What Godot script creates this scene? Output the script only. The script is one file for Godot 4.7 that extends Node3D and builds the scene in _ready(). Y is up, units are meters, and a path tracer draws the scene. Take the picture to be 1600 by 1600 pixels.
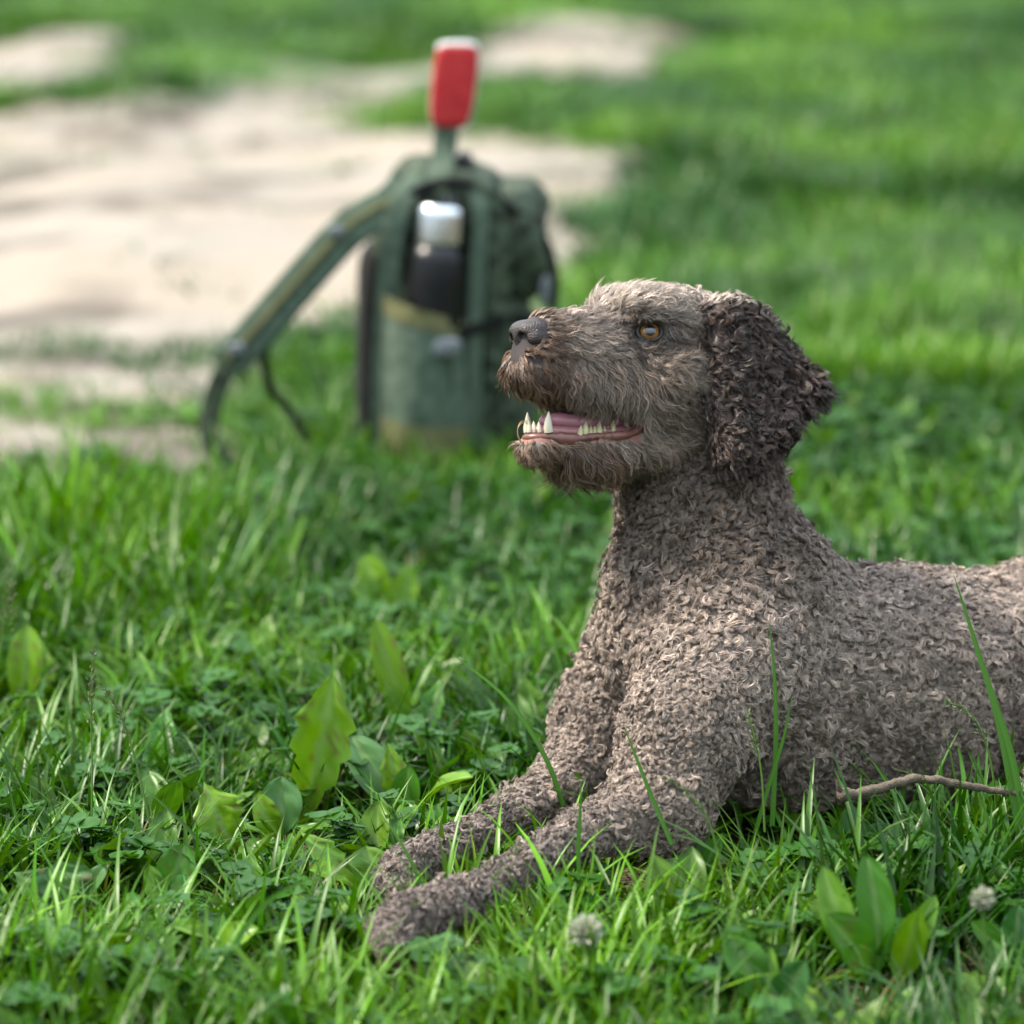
extends Node3D
# A curly brown dog lying in short grass, a green backpack with a bottle behind it, a sandy path beyond.

const EYE_HEIGHT := 0.885      # camera above the ground, metres
const FOCUS := 3.1             # metres along the lens axis to the dog's eye
const LENS := 5667.0           # focal length in units of 1/1600 of the frame
const HEAD_TURN := 0.576       # the head is turned this much towards the camera, radians

var cam_pos: Vector3
var side_v := Vector3.RIGHT
var up_v: Vector3
var back_v: Vector3
var rng := RandomNumberGenerator.new()
var n1 := FastNoiseLite.new()
var n2 := FastNoiseLite.new()
var n3 := FastNoiseLite.new()
var used := {}

# ---------------------------------------------------------------- helpers

class Buf:
	var v := PackedVector3Array()
	var n := PackedVector3Array()
	var c := PackedColorArray()
	var uv := PackedVector2Array()
	var i := PackedInt32Array()

	func mesh(smooth := false) -> ArrayMesh:
		if smooth or n.size() != v.size():
			n.resize(v.size())
			n.fill(Vector3.ZERO)
			for k in range(0, i.size(), 3):
				var a := i[k]
				var b := i[k + 1]
				var d := i[k + 2]
				var f := (v[d] - v[a]).cross(v[b] - v[a])
				n[a] += f
				n[b] += f
				n[d] += f
			for k in n.size():
				n[k] = n[k].normalized() if n[k].length_squared() > 1e-20 else Vector3.UP
		else:
			for k in range(0, i.size(), 3):      # the faces turn the way their normals point
				var a := i[k]
				var b := i[k + 1]
				var d := i[k + 2]
				if (v[d] - v[a]).cross(v[b] - v[a]).dot(n[a] + n[b] + n[d]) < 0.0:
					i[k + 1] = d
					i[k + 2] = b
		var arr := []
		arr.resize(Mesh.ARRAY_MAX)
		arr[Mesh.ARRAY_VERTEX] = v
		arr[Mesh.ARRAY_NORMAL] = n
		if c.size() == v.size():
			arr[Mesh.ARRAY_COLOR] = c
		if uv.size() == v.size():
			arr[Mesh.ARRAY_TEX_UV] = uv
		arr[Mesh.ARRAY_INDEX] = i
		var m := ArrayMesh.new()
		m.add_surface_from_arrays(Mesh.PRIMITIVE_TRIANGLES, arr)
		return m

	# a tube through pts with the given radii; the normals point out
	func tube(pts: PackedVector3Array, radii: PackedFloat32Array, sides: int, col: Color, cap := false) -> void:
		var count := pts.size()
		var start := v.size()
		var ref := Vector3(0.31, 0.92, 0.23)
		for k in count:
			var t := (pts[mini(k + 1, count - 1)] - pts[maxi(k - 1, 0)]).normalized()
			var a := t.cross(ref)
			if a.length() < 0.05:
				a = t.cross(Vector3.RIGHT)
			a = a.normalized()
			var b := t.cross(a)
			ref = a.cross(t)
			for s in sides:
				var w := TAU * s / sides
				var o := a * cos(w) + b * sin(w)
				v.append(pts[k] + o * radii[k])
				n.append(o)
				c.append(col)
		for k in count - 1:
			for s in sides:
				var p := start + k * sides + s
				var r := start + k * sides + (s + 1) % sides
				i.append_array([p, r, p + sides, r, r + sides, p + sides])
		if cap:
			for e: int in [0, count - 1]:
				var mid := v.size()
				var dirn := (pts[e] - pts[1 if e == 0 else count - 2]).normalized()
				v.append(pts[e] + dirn * radii[e] * 0.5)
				n.append(dirn)
				c.append(col)
				for s in sides:
					var p := start + e * sides + s
					var r := start + e * sides + (s + 1) % sides
					if e == 0:
						i.append_array([mid, r, p])
					else:
						i.append_array([mid, p, r])

	# a rectangular grid of already appended vertices, rows x cols
	func grid(start: int, rows: int, cols: int, wrap := false) -> void:
		for r in rows - 1:
			for s in (cols if wrap else cols - 1):
				var a := start + r * cols + s
				var b := start + r * cols + (s + 1) % cols
				i.append_array([a, b, a + cols, b, b + cols, a + cols])


func at(px: float, py: float, toward := 0.0) -> Vector3:
	var d := FOCUS - toward
	return cam_pos + side_v * ((px - 800.0) / LENS * d) + up_v * ((800.0 - py) / LENS * d) - back_v * d

func upright(px: float, py: float, z: float) -> Vector3:
	var r := side_v * ((px - 800.0) / LENS) + up_v * ((800.0 - py) / LENS) - back_v
	return cam_pos + r * ((z - cam_pos.z) / r.z)

func spot(px: float, py: float) -> Vector3:
	var r := side_v * ((px - 800.0) / LENS) + up_v * ((800.0 - py) / LENS) - back_v
	return cam_pos + r * (-cam_pos.y / r.y)

func numbered(called: String) -> String:
	if not used.has(called):
		used[called] = 0
		return called
	used[called] += 1
	return "%s_%03d" % [called, used[called]]

func thing(called: String, where: Vector3, label: String, category: String, group := "") -> Node3D:
	var o := Node3D.new()
	o.name = numbered(called)
	o.position = where
	add_child(o)
	o.set_meta("label", label)
	o.set_meta("category", category)
	if group:
		o.set_meta("group", group)
	return o

# a part whose mesh is given in world metres; it stays where it is under its thing
func part(parent: Node3D, called: String, mesh: Mesh, m: Material, label := "") -> MeshInstance3D:
	var o := MeshInstance3D.new()
	o.name = called
	o.mesh = mesh
	o.material_override = m
	var p: Node = parent
	while p is Node3D and p != self:
		o.position -= p.position
		p = p.get_parent()
	parent.add_child(o, true)
	if label:
		o.set_meta("label", label)
	return o

func scatter(parent: Node3D, called: String, mesh: Mesh, m: Material, places: Array[Transform3D], tints: PackedColorArray) -> void:
	if places.is_empty():
		return
	var mm := MultiMesh.new()
	mm.transform_format = MultiMesh.TRANSFORM_3D
	mm.use_colors = true
	mm.mesh = mesh
	mm.instance_count = places.size()
	for k in places.size():
		mm.set_instance_transform(k, places[k])
		mm.set_instance_color(k, tints[k])
	var o := MultiMeshInstance3D.new()
	o.name = called
	o.multimesh = mm
	o.material_override = m
	o.set_meta("kind", "stuff")
	if parent != self:
		o.position = -parent.position
	parent.add_child(o, true)

func paint(albedo: Color, rough := 0.8, spec := 0.5, vertex := false) -> StandardMaterial3D:
	var m := StandardMaterial3D.new()
	m.albedo_color = albedo.linear_to_srgb()
	m.roughness = rough
	m.metallic_specular = spec
	m.vertex_color_use_as_albedo = vertex
	return m

func noise_tex(freq: float, lo: Color, hi: Color, size := 512, oct := 5, sd := 1) -> NoiseTexture2D:
	var t := NoiseTexture2D.new()
	t.width = size
	t.height = size
	t.seamless = true
	var f := FastNoiseLite.new()
	f.seed = sd
	f.frequency = freq
	f.fractal_octaves = oct
	t.noise = f
	var g := Gradient.new()
	g.set_color(0, lo.linear_to_srgb())
	g.set_color(1, hi.linear_to_srgb())
	t.color_ramp = g
	return t

func bumps(m: StandardMaterial3D, freq: float, depth_cm: float, scale: float, sd := 5) -> void:
	m.heightmap_enabled = true
	m.heightmap_texture = noise_tex(freq, Color.BLACK, Color.WHITE, 512, 4, sd)
	m.heightmap_scale = depth_cm
	m.uv1_triplanar = true
	m.uv1_world_triplanar = true
	m.uv1_scale = Vector3.ONE * scale

# ---------------------------------------------------------------- distance fields and surface nets

class Field:
	var o: Vector3
	var cell: float
	var nx: int
	var ny: int
	var nz: int
	var f := PackedFloat32Array()

	func _init(lo: Vector3, hi: Vector3, size: float) -> void:
		o = lo
		cell = size
		nx = int(ceil((hi.x - lo.x) / size)) + 1
		ny = int(ceil((hi.y - lo.y) / size)) + 1
		nz = int(ceil((hi.z - lo.z) / size)) + 1
		f.resize(nx * ny * nz)
		f.fill(1.0)

	# k > 0 joins a tapered capsule smoothly; carve takes it away
	func capsule(a: Vector3, ra: float, b: Vector3, rb: float, k: float, carve := false, squash := Vector3.ONE) -> void:
		var r := maxf(ra, rb) + k + cell
		var ext := Vector3(r, r, r) / squash
		var lo := a.min(b) - ext - o
		var hi := a.max(b) + ext - o
		var x0 := clampi(int(lo.x / cell), 0, nx - 1)
		var x1 := clampi(int(hi.x / cell) + 1, 0, nx - 1)
		var y0 := clampi(int(lo.y / cell), 0, ny - 1)
		var y1 := clampi(int(hi.y / cell) + 1, 0, ny - 1)
		var z0 := clampi(int(lo.z / cell), 0, nz - 1)
		var z1 := clampi(int(hi.z / cell) + 1, 0, nz - 1)
		var sa := a * squash
		var ba := (b - a) * squash
		var bb := maxf(ba.length_squared(), 1e-12)
		var dr := rb - ra
		for z in range(z0, z1 + 1):
			for y in range(y0, y1 + 1):
				var at_row := (z * ny + y) * nx
				for x in range(x0, x1 + 1):
					var pa := Vector3(o.x + x * cell, o.y + y * cell, o.z + z * cell) * squash - sa
					var h := clampf(pa.dot(ba) / bb, 0.0, 1.0)
					var d := (pa - ba * h).length() - ra - dr * h
					var e := f[at_row + x]
					if carve:
						var g := maxf(k - absf(e + d), 0.0) / k
						f[at_row + x] = maxf(e, -d) + g * g * k * 0.25
					else:
						var g := maxf(k - absf(e - d), 0.0) / k
						f[at_row + x] = minf(e, d) - g * g * k * 0.25

	func value(p: Vector3) -> float:
		var g := (p - o) / cell
		var x := int(g.x)
		var y := int(g.y)
		var z := int(g.z)
		if g.x < 0 or g.y < 0 or g.z < 0 or x >= nx - 1 or y >= ny - 1 or z >= nz - 1:
			return 1.0
		var fx := g.x - x
		var fy := g.y - y
		var fz := g.z - z
		var k := (z * ny + y) * nx + x
		var l := nx * ny
		var a := lerpf(lerpf(f[k], f[k + 1], fx), lerpf(f[k + nx], f[k + nx + 1], fx), fy)
		var b := lerpf(lerpf(f[k + l], f[k + l + 1], fx), lerpf(f[k + l + nx], f[k + l + nx + 1], fx), fy)
		return lerpf(a, b, fz)

	func slope(p: Vector3) -> Vector3:
		var e := cell
		var g := Vector3(value(p + Vector3(e, 0, 0)) - value(p - Vector3(e, 0, 0)), value(p + Vector3(0, e, 0)) - value(p - Vector3(0, e, 0)), value(p + Vector3(0, 0, e)) - value(p - Vector3(0, 0, e)))
		return g.normalized() if g.length_squared() > 1e-14 else Vector3.UP

	func surface(buf: Buf, col: Color) -> void:
		var ids := PackedInt32Array()
		ids.resize(f.size())
		ids.fill(-1)
		var offs := [0, 1, nx, nx + 1, nx * ny, nx * ny + 1, nx * ny + nx, nx * ny + nx + 1]
		var edges := [[0, 1], [2, 3], [4, 5], [6, 7], [0, 2], [1, 3], [4, 6], [5, 7], [0, 4], [1, 5], [2, 6], [3, 7]]
		for z in nz - 1:
			for y in ny - 1:
				var row := (z * ny + y) * nx
				for x in nx - 1:
					var k := row + x
					var mask := 0
					if f[k] < 0.0: mask |= 1
					if f[k + 1] < 0.0: mask |= 2
					if f[k + nx] < 0.0: mask |= 4
					if f[k + nx + 1] < 0.0: mask |= 8
					var l := k + nx * ny
					if f[l] < 0.0: mask |= 16
					if f[l + 1] < 0.0: mask |= 32
					if f[l + nx] < 0.0: mask |= 64
					if f[l + nx + 1] < 0.0: mask |= 128
					if mask == 0 or mask == 255:
						continue
					var sum := Vector3.ZERO
					var cnt := 0
					for e in edges:
						var i0: int = e[0]
						var i1: int = e[1]
						if ((mask >> i0) & 1) == ((mask >> i1) & 1):
							continue
						var va: float = f[k + offs[i0]]
						var vb: float = f[k + offs[i1]]
						var t := va / (va - vb)
						var pa := Vector3(i0 & 1, (i0 >> 1) & 1, i0 >> 2)
						var pb := Vector3(i1 & 1, (i1 >> 1) & 1, i1 >> 2)
						sum += pa.lerp(pb, t)
						cnt += 1
					ids[k] = buf.v.size()
					var p := o + (Vector3(x, y, z) + sum / cnt) * cell
					buf.v.append(p)
					buf.n.append(slope(p))
					buf.c.append(col)
		for z in range(1, nz - 1):
			for y in range(1, ny - 1):
				for x in range(1, nx - 1):
					var k := (z * ny + y) * nx + x
					var inside := f[k] < 0.0
					if inside != (f[k + 1] < 0.0):
						quad(buf, ids[k], ids[k - nx], ids[k - nx - nx * ny], ids[k - nx * ny], inside)
					if inside != (f[k + nx] < 0.0):
						quad(buf, ids[k], ids[k - nx * ny], ids[k - 1 - nx * ny], ids[k - 1], inside)
					if inside != (f[k + nx * ny] < 0.0):
						quad(buf, ids[k], ids[k - 1], ids[k - 1 - nx], ids[k - nx], inside)

	func quad(buf: Buf, a: int, b: int, c: int, d: int, flip: bool) -> void:
		if a < 0 or b < 0 or c < 0 or d < 0:
			return
		if flip:
			buf.i.append_array([a, b, c, a, c, d])
		else:
			buf.i.append_array([a, c, b, a, d, c])

# ---------------------------------------------------------------- the ground

var path_shape := PackedVector2Array()
var patch_shape := PackedVector2Array()

func lay_path() -> void:
	for p in [[-260, 205], [-60, 190], [120, 178], [300, 160], [385, 140], [392, 108], [450, 92], [560, 96], [660, 100], [800, 62], [930, 56], [1040, 60], [1090, 100], [1010, 138], [860, 142], [740, 140], [650, 146], [600, 165], [590, 205], [700, 214], [820, 216], [960, 230], [1010, 268], [940, 320], [905, 390], [880, 470], [800, 560], [700, 600], [600, 560], [560, 520], [480, 545], [440, 600], [425, 680], [400, 760], [200, 752], [80, 735], [-60, 765], [-260, 800]]:
		var w := spot(p[0], p[1])
		path_shape.append(Vector2(w.x, w.z))
	for p in [[-300, 60], [60, 62], [170, 50], [215, 66], [225, 110], [250, 145], [120, 158], [-300, 160]]:
		var w := spot(p[0], p[1])
		patch_shape.append(Vector2(w.x, w.z))

func on_path(x: float, z: float) -> bool:
	var amp := clampf(0.05 + (0.5 - z) * 0.022, 0.04, 0.34)
	var p := Vector2(x + n1.get_noise_2d(x * 60.0, z * 60.0) * amp, z + n1.get_noise_2d(x * 60.0 + 500.0, z * 40.0) * amp * 2.0)
	return Geometry2D.is_point_in_polygon(p, path_shape) or Geometry2D.is_point_in_polygon(p, patch_shape)

func ground_height(x: float, z: float) -> float:
	var far := smoothstep(0.6, 6.0, -z)
	return n1.get_noise_2d(x * 14.0, z * 14.0) * lerpf(0.012, 0.11, far) + n1.get_noise_2d(x * 45.0, z * 45.0) * lerpf(0.006, 0.03, far)

func steps(list: Array) -> PackedFloat32Array:
	var out := PackedFloat32Array()
	for k in range(0, list.size() - 2, 2):
		var a: float = list[k]
		var step: float = list[k + 1]
		var b: float = list[k + 2]
		var count := maxi(1, int(round((b - a) / step)))
		for j in count:
			out.append(a + (b - a) * j / count)
	out.append(list[list.size() - 1])
	return out

func build_ground() -> void:
	var xs := steps([-220.0, 30.0, -10.0, 1.0, -3.0, 0.12, -1.0, 0.05, 1.0, 0.12, 3.0, 1.0, 10.0, 30.0, 220.0])
	var zs := steps([-260.0, 30.0, -30.0, 1.0, -15.0, 0.2, -3.0, 0.05, 1.0, 0.5, 4.0, 4.0, 20.0, 40.0, 100.0])
	var b := Buf.new()
	for z in zs:
		for x in xs:
			b.v.append(Vector3(x, ground_height(x, z), z))
	b.grid(0, zs.size(), xs.size())
	var m := paint(Color.WHITE, 0.95, 0.3)
	m.albedo_texture = noise_tex(0.02, Color(0.035, 0.028, 0.016), Color(0.12, 0.09, 0.05), 512, 6, 3)
	bumps(m, 0.05, 1.2, 3.0)
	var g := MeshInstance3D.new()
	g.name = "ground"
	g.mesh = b.mesh(true)
	g.material_override = m
	g.set_meta("kind", "structure")
	g.set_meta("label", "dark bare soil under the grass")
	add_child(g)
	var p := Buf.new()
	var px := steps([-3.4, 0.05, 1.4])
	var pz := steps([-12.5, 0.09, -5.0, 0.045, -1.5])
	var inside := {}
	for r in pz.size() - 1:
		for s in px.size() - 1:
			if on_path((px[s] + px[s + 1]) * 0.5, (pz[r] + pz[r + 1]) * 0.5):
				var ids := []
				for e in [[r, s], [r, s + 1], [r + 1, s], [r + 1, s + 1]]:
					var key: int = e[0] * 10000 + e[1]
					if not inside.has(key):
						inside[key] = p.v.size()
						var x := px[e[1]]
						var z := pz[e[0]]
						p.v.append(Vector3(x, ground_height(x, z) + 0.007 + n2.get_noise_2d(x * 90.0, z * 90.0) * 0.009 + n2.get_noise_2d(x * 22.0, z * 22.0) * 0.02 + 0.012, z))
						var w := n2.get_noise_2d(x * 40.0, z * 50.0) * 0.6 + n3.get_noise_2d(x * 160.0, z * 130.0) * 0.55
						var tone := Color(0.29, 0.258, 0.222).lerp(Color(0.125, 0.107, 0.088), smoothstep(-0.10, 0.34, w))
						tone = tone.lerp(Color(0.30, 0.255, 0.208), smoothstep(0.0, 0.3, n3.get_noise_2d(x * 50.0 + 90.0, z * 50.0)))
						p.c.append(tone)
					ids.append(inside[key])
				p.i.append_array([ids[0], ids[1], ids[2], ids[1], ids[3], ids[2]])
	var sand := paint(Color.WHITE, 0.95, 0.3, true)
	sand.albedo_texture = noise_tex(0.06, Color(0.72, 0.70, 0.68), Color(1.0, 1.0, 1.0), 512, 5, 9)
	bumps(sand, 0.06, 0.8, 2.2, 11)
	var o := MeshInstance3D.new()
	o.name = "path"
	o.mesh = p.mesh(true)
	o.material_override = sand
	o.set_meta("kind", "structure")
	o.set_meta("label", "pale sandy footpath worn into the grass")
	add_child(o)

# ---------------------------------------------------------------- grass and ground cover

var leaf_mat: StandardMaterial3D
var dog_field: Field
var clearings: Array[Vector3] = []      # where broad leaves crowd the grass out
var tread: Array[Vector3] = []     # where the forelegs press the grass down

func blade(b: Buf, root: Vector3, dirn: Vector3, length: float, width: float, lean: float, droop: float, col: Color, segs := 4) -> void:
	var side := dirn.cross(Vector3.UP).normalized()
	var start := b.v.size()
	var p := root
	var ang := PI * 0.5 - lean
	var twist := rng.randf_range(-0.5, 0.5)
	for k in segs + 1:
		var u := float(k) / segs
		var t := dirn * cos(ang) + Vector3.UP * sin(ang)
		var w := width * (1.0 - pow(u, 2.2)) * (0.75 + 0.5 * minf(u * 3.0, 1.0)) + 0.00015
		var nrm := side.cross(t)
		var s := (side * cos(twist * u) + nrm * sin(twist * u))
		var nn := s.cross(t).normalized()
		if nn.y < 0: nn = -nn
		b.v.append_array([p - s * w * 0.5 + nn * w * 0.14, p, p + s * w * 0.5 + nn * w * 0.14])
		b.n.append_array([(nn + s * 0.3).normalized(), nn, (nn - s * 0.3).normalized()])
		b.c.append_array([col, col * 1.08, col])
		p += t * (length / segs)
		ang -= droop / segs * (0.5 + u)
	b.grid(start, segs + 1, 3)

func tuft(count: int, spread: float, lo: float, hi: float, width: float, lean: float, segs: int) -> Mesh:
	var b := Buf.new()
	for k in count:
		var a := rng.randf() * TAU
		var d := Vector3(cos(a), 0, sin(a))
		var r := d * rng.randf() * spread
		var tone := 0.55 * rng.randf_range(0.75, 1.25)
		var col := Color(tone * rng.randf_range(0.85, 1.25), tone, tone * rng.randf_range(0.7, 1.2))
		if rng.randf() < 0.03:
			col = Color(1.0, 0.62, 0.8)
		blade(b, r - Vector3(0, 0.01, 0), d.rotated(Vector3.UP, rng.randf_range(-1.0, 1.0)), rng.randf_range(lo, hi), width * rng.randf_range(0.6, 1.3), lean * rng.randf_range(0.1, 1.4), rng.randf_range(0.2, 1.5), col, segs)
	return b.mesh()

func grass_tint(x: float, z: float) -> Color:
	var w := n3.get_noise_2d(x * 55.0, z * 55.0)
	var base := Color(0.014, 0.062, 0.002).lerp(Color(0.070, 0.178, 0.002), smoothstep(-0.28, 0.34, w))
	base = base.lerp(Color(0.016, 0.066, 0.014), clampf(n2.get_noise_2d(x * 70.0 + 40.0, z * 70.0), 0.0, 0.5))
	return base * rng.randf_range(0.6, 1.4) / 0.55

func pressed(x: float, z: float) -> float:
	var out := 1.0
	for k in range(0, tread.size(), 2):
		var a := Vector2(tread[k].x, tread[k].z)
		var b := Vector2(tread[k + 1].x, tread[k + 1].z)
		var p := Vector2(x, z)
		var h := Geometry2D.get_closest_point_to_segment(p, a, b)
		var d := p.distance_to(h)
		out = minf(out, lerpf(0.62, 1.0, smoothstep(0.01, 0.07, d)))
	for c in clearings:
		var d := Vector2(x - c.x, z - c.z)
		if absf(d.x) < 0.06 and d.y > -0.03 and d.y < 0.10:
			out = minf(out, lerpf(0.3, 1.0, smoothstep(0.02, 0.085, Vector2(d.x, (d.y - 0.03) * 0.8).length())))
	return out

func make_leaf_material() -> void:
	leaf_mat = paint(Color.WHITE, 0.36, 0.36, true)
	leaf_mat.backlight_enabled = true
	leaf_mat.backlight = Color(0.72, 0.76, 0.28)

func build_grass() -> void:
	var grass := Node3D.new()
	grass.name = "grass"
	grass.set_meta("kind", "stuff")
	grass.set_meta("label", "short lush green grass growing all round the dog")
	add_child(grass)
	# near
	var kinds: Array[Mesh] = []
	for k in 7:
		kinds.append(tuft(7, 0.016, 0.055, 0.135, 0.0040, 0.62, 5))
	for k in 3:
		kinds.append(tuft(4, 0.014, 0.07, 0.16, 0.0062, 0.6, 6))
	for k in 3:
		kinds.append(tuft(8, 0.022, 0.04, 0.10, 0.0024, 0.8, 4))
	var lists := []
	var tints := []
	for k in kinds.size():
		lists.append([] as Array[Transform3D])
		tints.append(PackedColorArray())
	for k in 14500:
		var z := rng.randf_range(-2.4, 1.05)
		var half := (cam_pos.z - z) * 0.1412 + 0.32
		var x := rng.randf_range(-1.05, 1.05)
		if absf(x) > half:
			continue
		if on_path(x, z):
			var rim := not on_path(x + 0.09, z) or not on_path(x - 0.09, z) or not on_path(x, z + 0.16) or not on_path(x, z - 0.16)
			if rng.randf() > (0.4 if rim else 0.04):
				continue
		var y := ground_height(x, z)
		if dog_field.value(Vector3(x, 0.045, z)) < 0.004 or dog_field.value(Vector3(x, 0.09, z)) < 0.002:
			continue
		var lush := 0.5 + 0.5 * n2.get_noise_2d(x * 60.0, z * 60.0) + 0.25 * n3.get_noise_2d(x * 140.0, z * 140.0)
		var h := lerpf(0.55, 1.2, clampf(lush, 0.0, 1.0)) * rng.randf_range(0.75, 1.2) * pressed(x, z)
		# a lusher belt between the dog and the path on the left
		h *= 1.0 + 0.7 * smoothstep(-0.12, -0.4, x) * smoothstep(-0.5, -0.8, z) * smoothstep(-1.4, -1.1, z)
		# longer grass left standing before the flank and on the left
		h *= 1.0 + 0.18 * smoothstep(0.12, 0.2, x) * smoothstep(-0.1, 0.0, z) * smoothstep(0.35, 0.2, z)
		h *= 1.0 + 0.06 * smoothstep(-0.05, -0.2, x) * smoothstep(0.1, -0.15, z) * smoothstep(-0.95, -0.7, z)
		if on_path(x, z):
			h *= 0.5
		elif z < -1.2 and (on_path(x, z - 0.16) or on_path(x, z - 0.36)):
			h *= 0.55
		var s := rng.randi() % kinds.size()
		var bs := Basis(Vector3.UP, rng.randf() * TAU).scaled(Vector3(lerpf(1.0, h, 0.6), h, lerpf(1.0, h, 0.6)))
		lists[s].append(Transform3D(bs, Vector3(x, y, z)))
		tints[s].append(grass_tint(x, z))
	# dead straw lying and standing among the green
	kinds.append(tuft(3, 0.02, 0.05, 0.12, 0.0026, 1.3, 5))
	lists.append([] as Array[Transform3D])
	tints.append(PackedColorArray())
	for k in 900:
		var z := rng.randf_range(-2.0, 1.0)
		var x := rng.randf_range(-0.95, 0.95)
		if absf(x) > (cam_pos.z - z) * 0.1412 + 0.3 or on_path(x, z) or dog_field.value(Vector3(x, 0.045, z)) < 0.012:
			continue
		lists[-1].append(Transform3D(Basis(Vector3.UP, rng.randf() * TAU).scaled(Vector3(1.0, rng.randf_range(0.4, 0.9), 1.0)), Vector3(x, ground_height(x, z), z)))
		tints[-1].append(Color(0.20, 0.15, 0.055).lerp(Color(0.12, 0.14, 0.03), rng.randf()) / 0.55)
	for k in kinds.size():
		scatter(grass, "near_grass", kinds[k], leaf_mat, lists[k], tints[k])
	# farther off
	kinds.clear()
	for k in 4:
		kinds.append(tuft(14, 0.05, 0.08, 0.19, 0.006, 0.7, 4))
	for k in 2:
		kinds.append(tuft(9, 0.05, 0.06, 0.12, 0.016, 0.8, 4))
	lists.clear()
	tints.clear()
	for k in kinds.size():
		lists.append([] as Array[Transform3D])
		tints.append(PackedColorArray())
	for k in 28000:
		var u := rng.randf()
		var z := -2.2 - 21.0 * pow(u, 1.7)
		var half := (cam_pos.z - z) * 0.1412 + 0.7
		var x := rng.randf_range(-half, half)
		var sandy := on_path(x, z)
		if sandy:
			var reach := 0.12 - z * 0.02
			var rim := not on_path(x + reach, z) or not on_path(x - reach, z) or not on_path(x, z + reach * 2.0) or not on_path(x, z - reach * 2.0)
			if rng.randf() > (0.5 if rim else 0.035) or n2.get_noise_2d(x * 80.0, z * 80.0) < (-0.1 if rim else 0.12):
				continue
		var lush := 0.5 + 0.6 * n2.get_noise_2d(x * 30.0, z * 22.0) + 0.3 * n3.get_noise_2d(x * 80.0, z * 80.0)
		var h := lerpf(0.5, 1.25, clampf(lush, 0.0, 1.0)) * rng.randf_range(0.7, 1.2)
		if sandy:
			h *= 0.4
		elif on_path(x, z - 0.35) or on_path(x, z - 0.8):
			h *= 0.5
		var s := rng.randi() % kinds.size()
		var wide := 1.0 + smoothstep(3.0, 14.0, -z) * 0.9
		var bs := Basis(Vector3.UP, rng.randf() * TAU).scaled(Vector3(wide, h, wide))
		lists[s].append(Transform3D(bs, Vector3(x, ground_height(x, z), z)))
		tints[s].append(grass_tint(x, z))
	# thin tufts that have taken hold on the sand
	for c in [[90, 560, 0.09, 40], [245, 575, 0.07, 26], [60, 640, 0.12, 46], [430, 155, 0.22, 60], [610, 196, 0.26, 110], [20, 225, 0.2, 40], [340, 215, 0.12, 16], [540, 270, 0.12, 14], [150, 655, 0.12, 30], [500, 600, 0.10, 70], [520, 560, 0.09, 50], [200, 172, 0.3, 60], [160, 110, 0.3, 50]]:
		var mid := spot(c[0], c[1])
		for j in int(c[3]):
			var x: float = mid.x + rng.randfn() * c[2] * 0.6
			var z: float = mid.z + rng.randfn() * c[2]
			var s := rng.randi() % kinds.size()
			var h := rng.randf_range(0.2, 0.5) * (2.0 if c[0] > 480 and c[1] > 500 else 1.0)
			lists[s].append(Transform3D(Basis(Vector3.UP, rng.randf() * TAU).scaled(Vector3(0.55, h, 0.55)), Vector3(x, ground_height(x, z), z)))
			tints[s].append(grass_tint(x, z))
	for k in kinds.size():
		scatter(grass, "far_grass", kinds[k], leaf_mat, lists[k], tints[k])

# a leaf from root to tip; kind 0 smooth oval (plantain), 1 toothed (dandelion), 2 long narrow
func leaf(root: Vector3, tip: Vector3, width: float, facing: Vector3, bend: float, kind: int, col: Color, spots := 0.0) -> Buf:
	var b := Buf.new()
	var axis := tip - root
	var length := axis.length()
	axis /= length
	var side := axis.cross(facing).normalized()
	var nrm := side.cross(axis).normalized()
	var rows := 22 if kind == 1 else 14
	var cols := 9
	var curl := rng.randf_range(-0.25, 0.25)
	var sd := rng.randf() * 300.0
	for r in rows + 1:
		var u := float(r) / rows
		var w := 0.0
		if kind == 0:
			w = pow(sin(PI * pow(clampf((u - 0.12) / 0.88, 0.0, 1.0), 1.2)), 0.6)
			w = maxf(w, 0.07 * (1.0 - u))
		elif kind == 1:
			w = pow(sin(PI * pow(clampf(u * 0.97 + 0.01, 0.0, 1.0), 1.5)), 0.8)
			w *= 0.66 + 0.34 * (1.0 - fposmod(u * 5.3 + 0.2, 1.0)) if u < 0.9 else 0.8
			w = maxf(w, 0.10 * (1.0 - u))
		else:
			w = pow(sin(PI * pow(clampf(u * 0.96 + 0.03, 0.0, 1.0), 0.8)), 0.7)
		var arch := sin(u * PI) * bend * length
		var mid := root + axis * (u * length) + nrm * arch + side * curl * length * 0.18 * sin(u * PI)
		for s in cols:
			var e := float(s) / (cols - 1) * 2.0 - 1.0
			var lift := absf(e) * width * 0.16 + n2.get_noise_2d(u * 130.0 + sd, e * 70.0) * width * 0.10
			lift += sin((u * 9.0 + absf(e) * 2.2) * TAU * 0.5) * width * 0.012
			if kind == 1:
				lift += n2.get_noise_2d(u * 260.0 + sd, e * 200.0) * width * 0.05
			b.v.append(mid + side * (e * width * 0.5 * w) + nrm * lift * (w + 0.1) - axis * absf(e) * width * (0.12 if kind == 1 else 0.0))
			var tone := 1.0 + 0.25 * n2.get_noise_2d(u * 240.0 + sd, e * 160.0)
			var cc := col * tone
			if s == 4:
				cc = cc.lerp(Color(0.20, 0.30, 0.10), 0.45)
			if spots > 0.0 and n3.get_noise_2d(u * 330.0 + sd, e * 240.0) > 0.42 - spots:
				cc = cc.lerp(Color(0.10, 0.06, 0.02), 0.65)
			b.c.append(cc)
	b.grid(0, rows + 1, cols)
	return b

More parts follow.
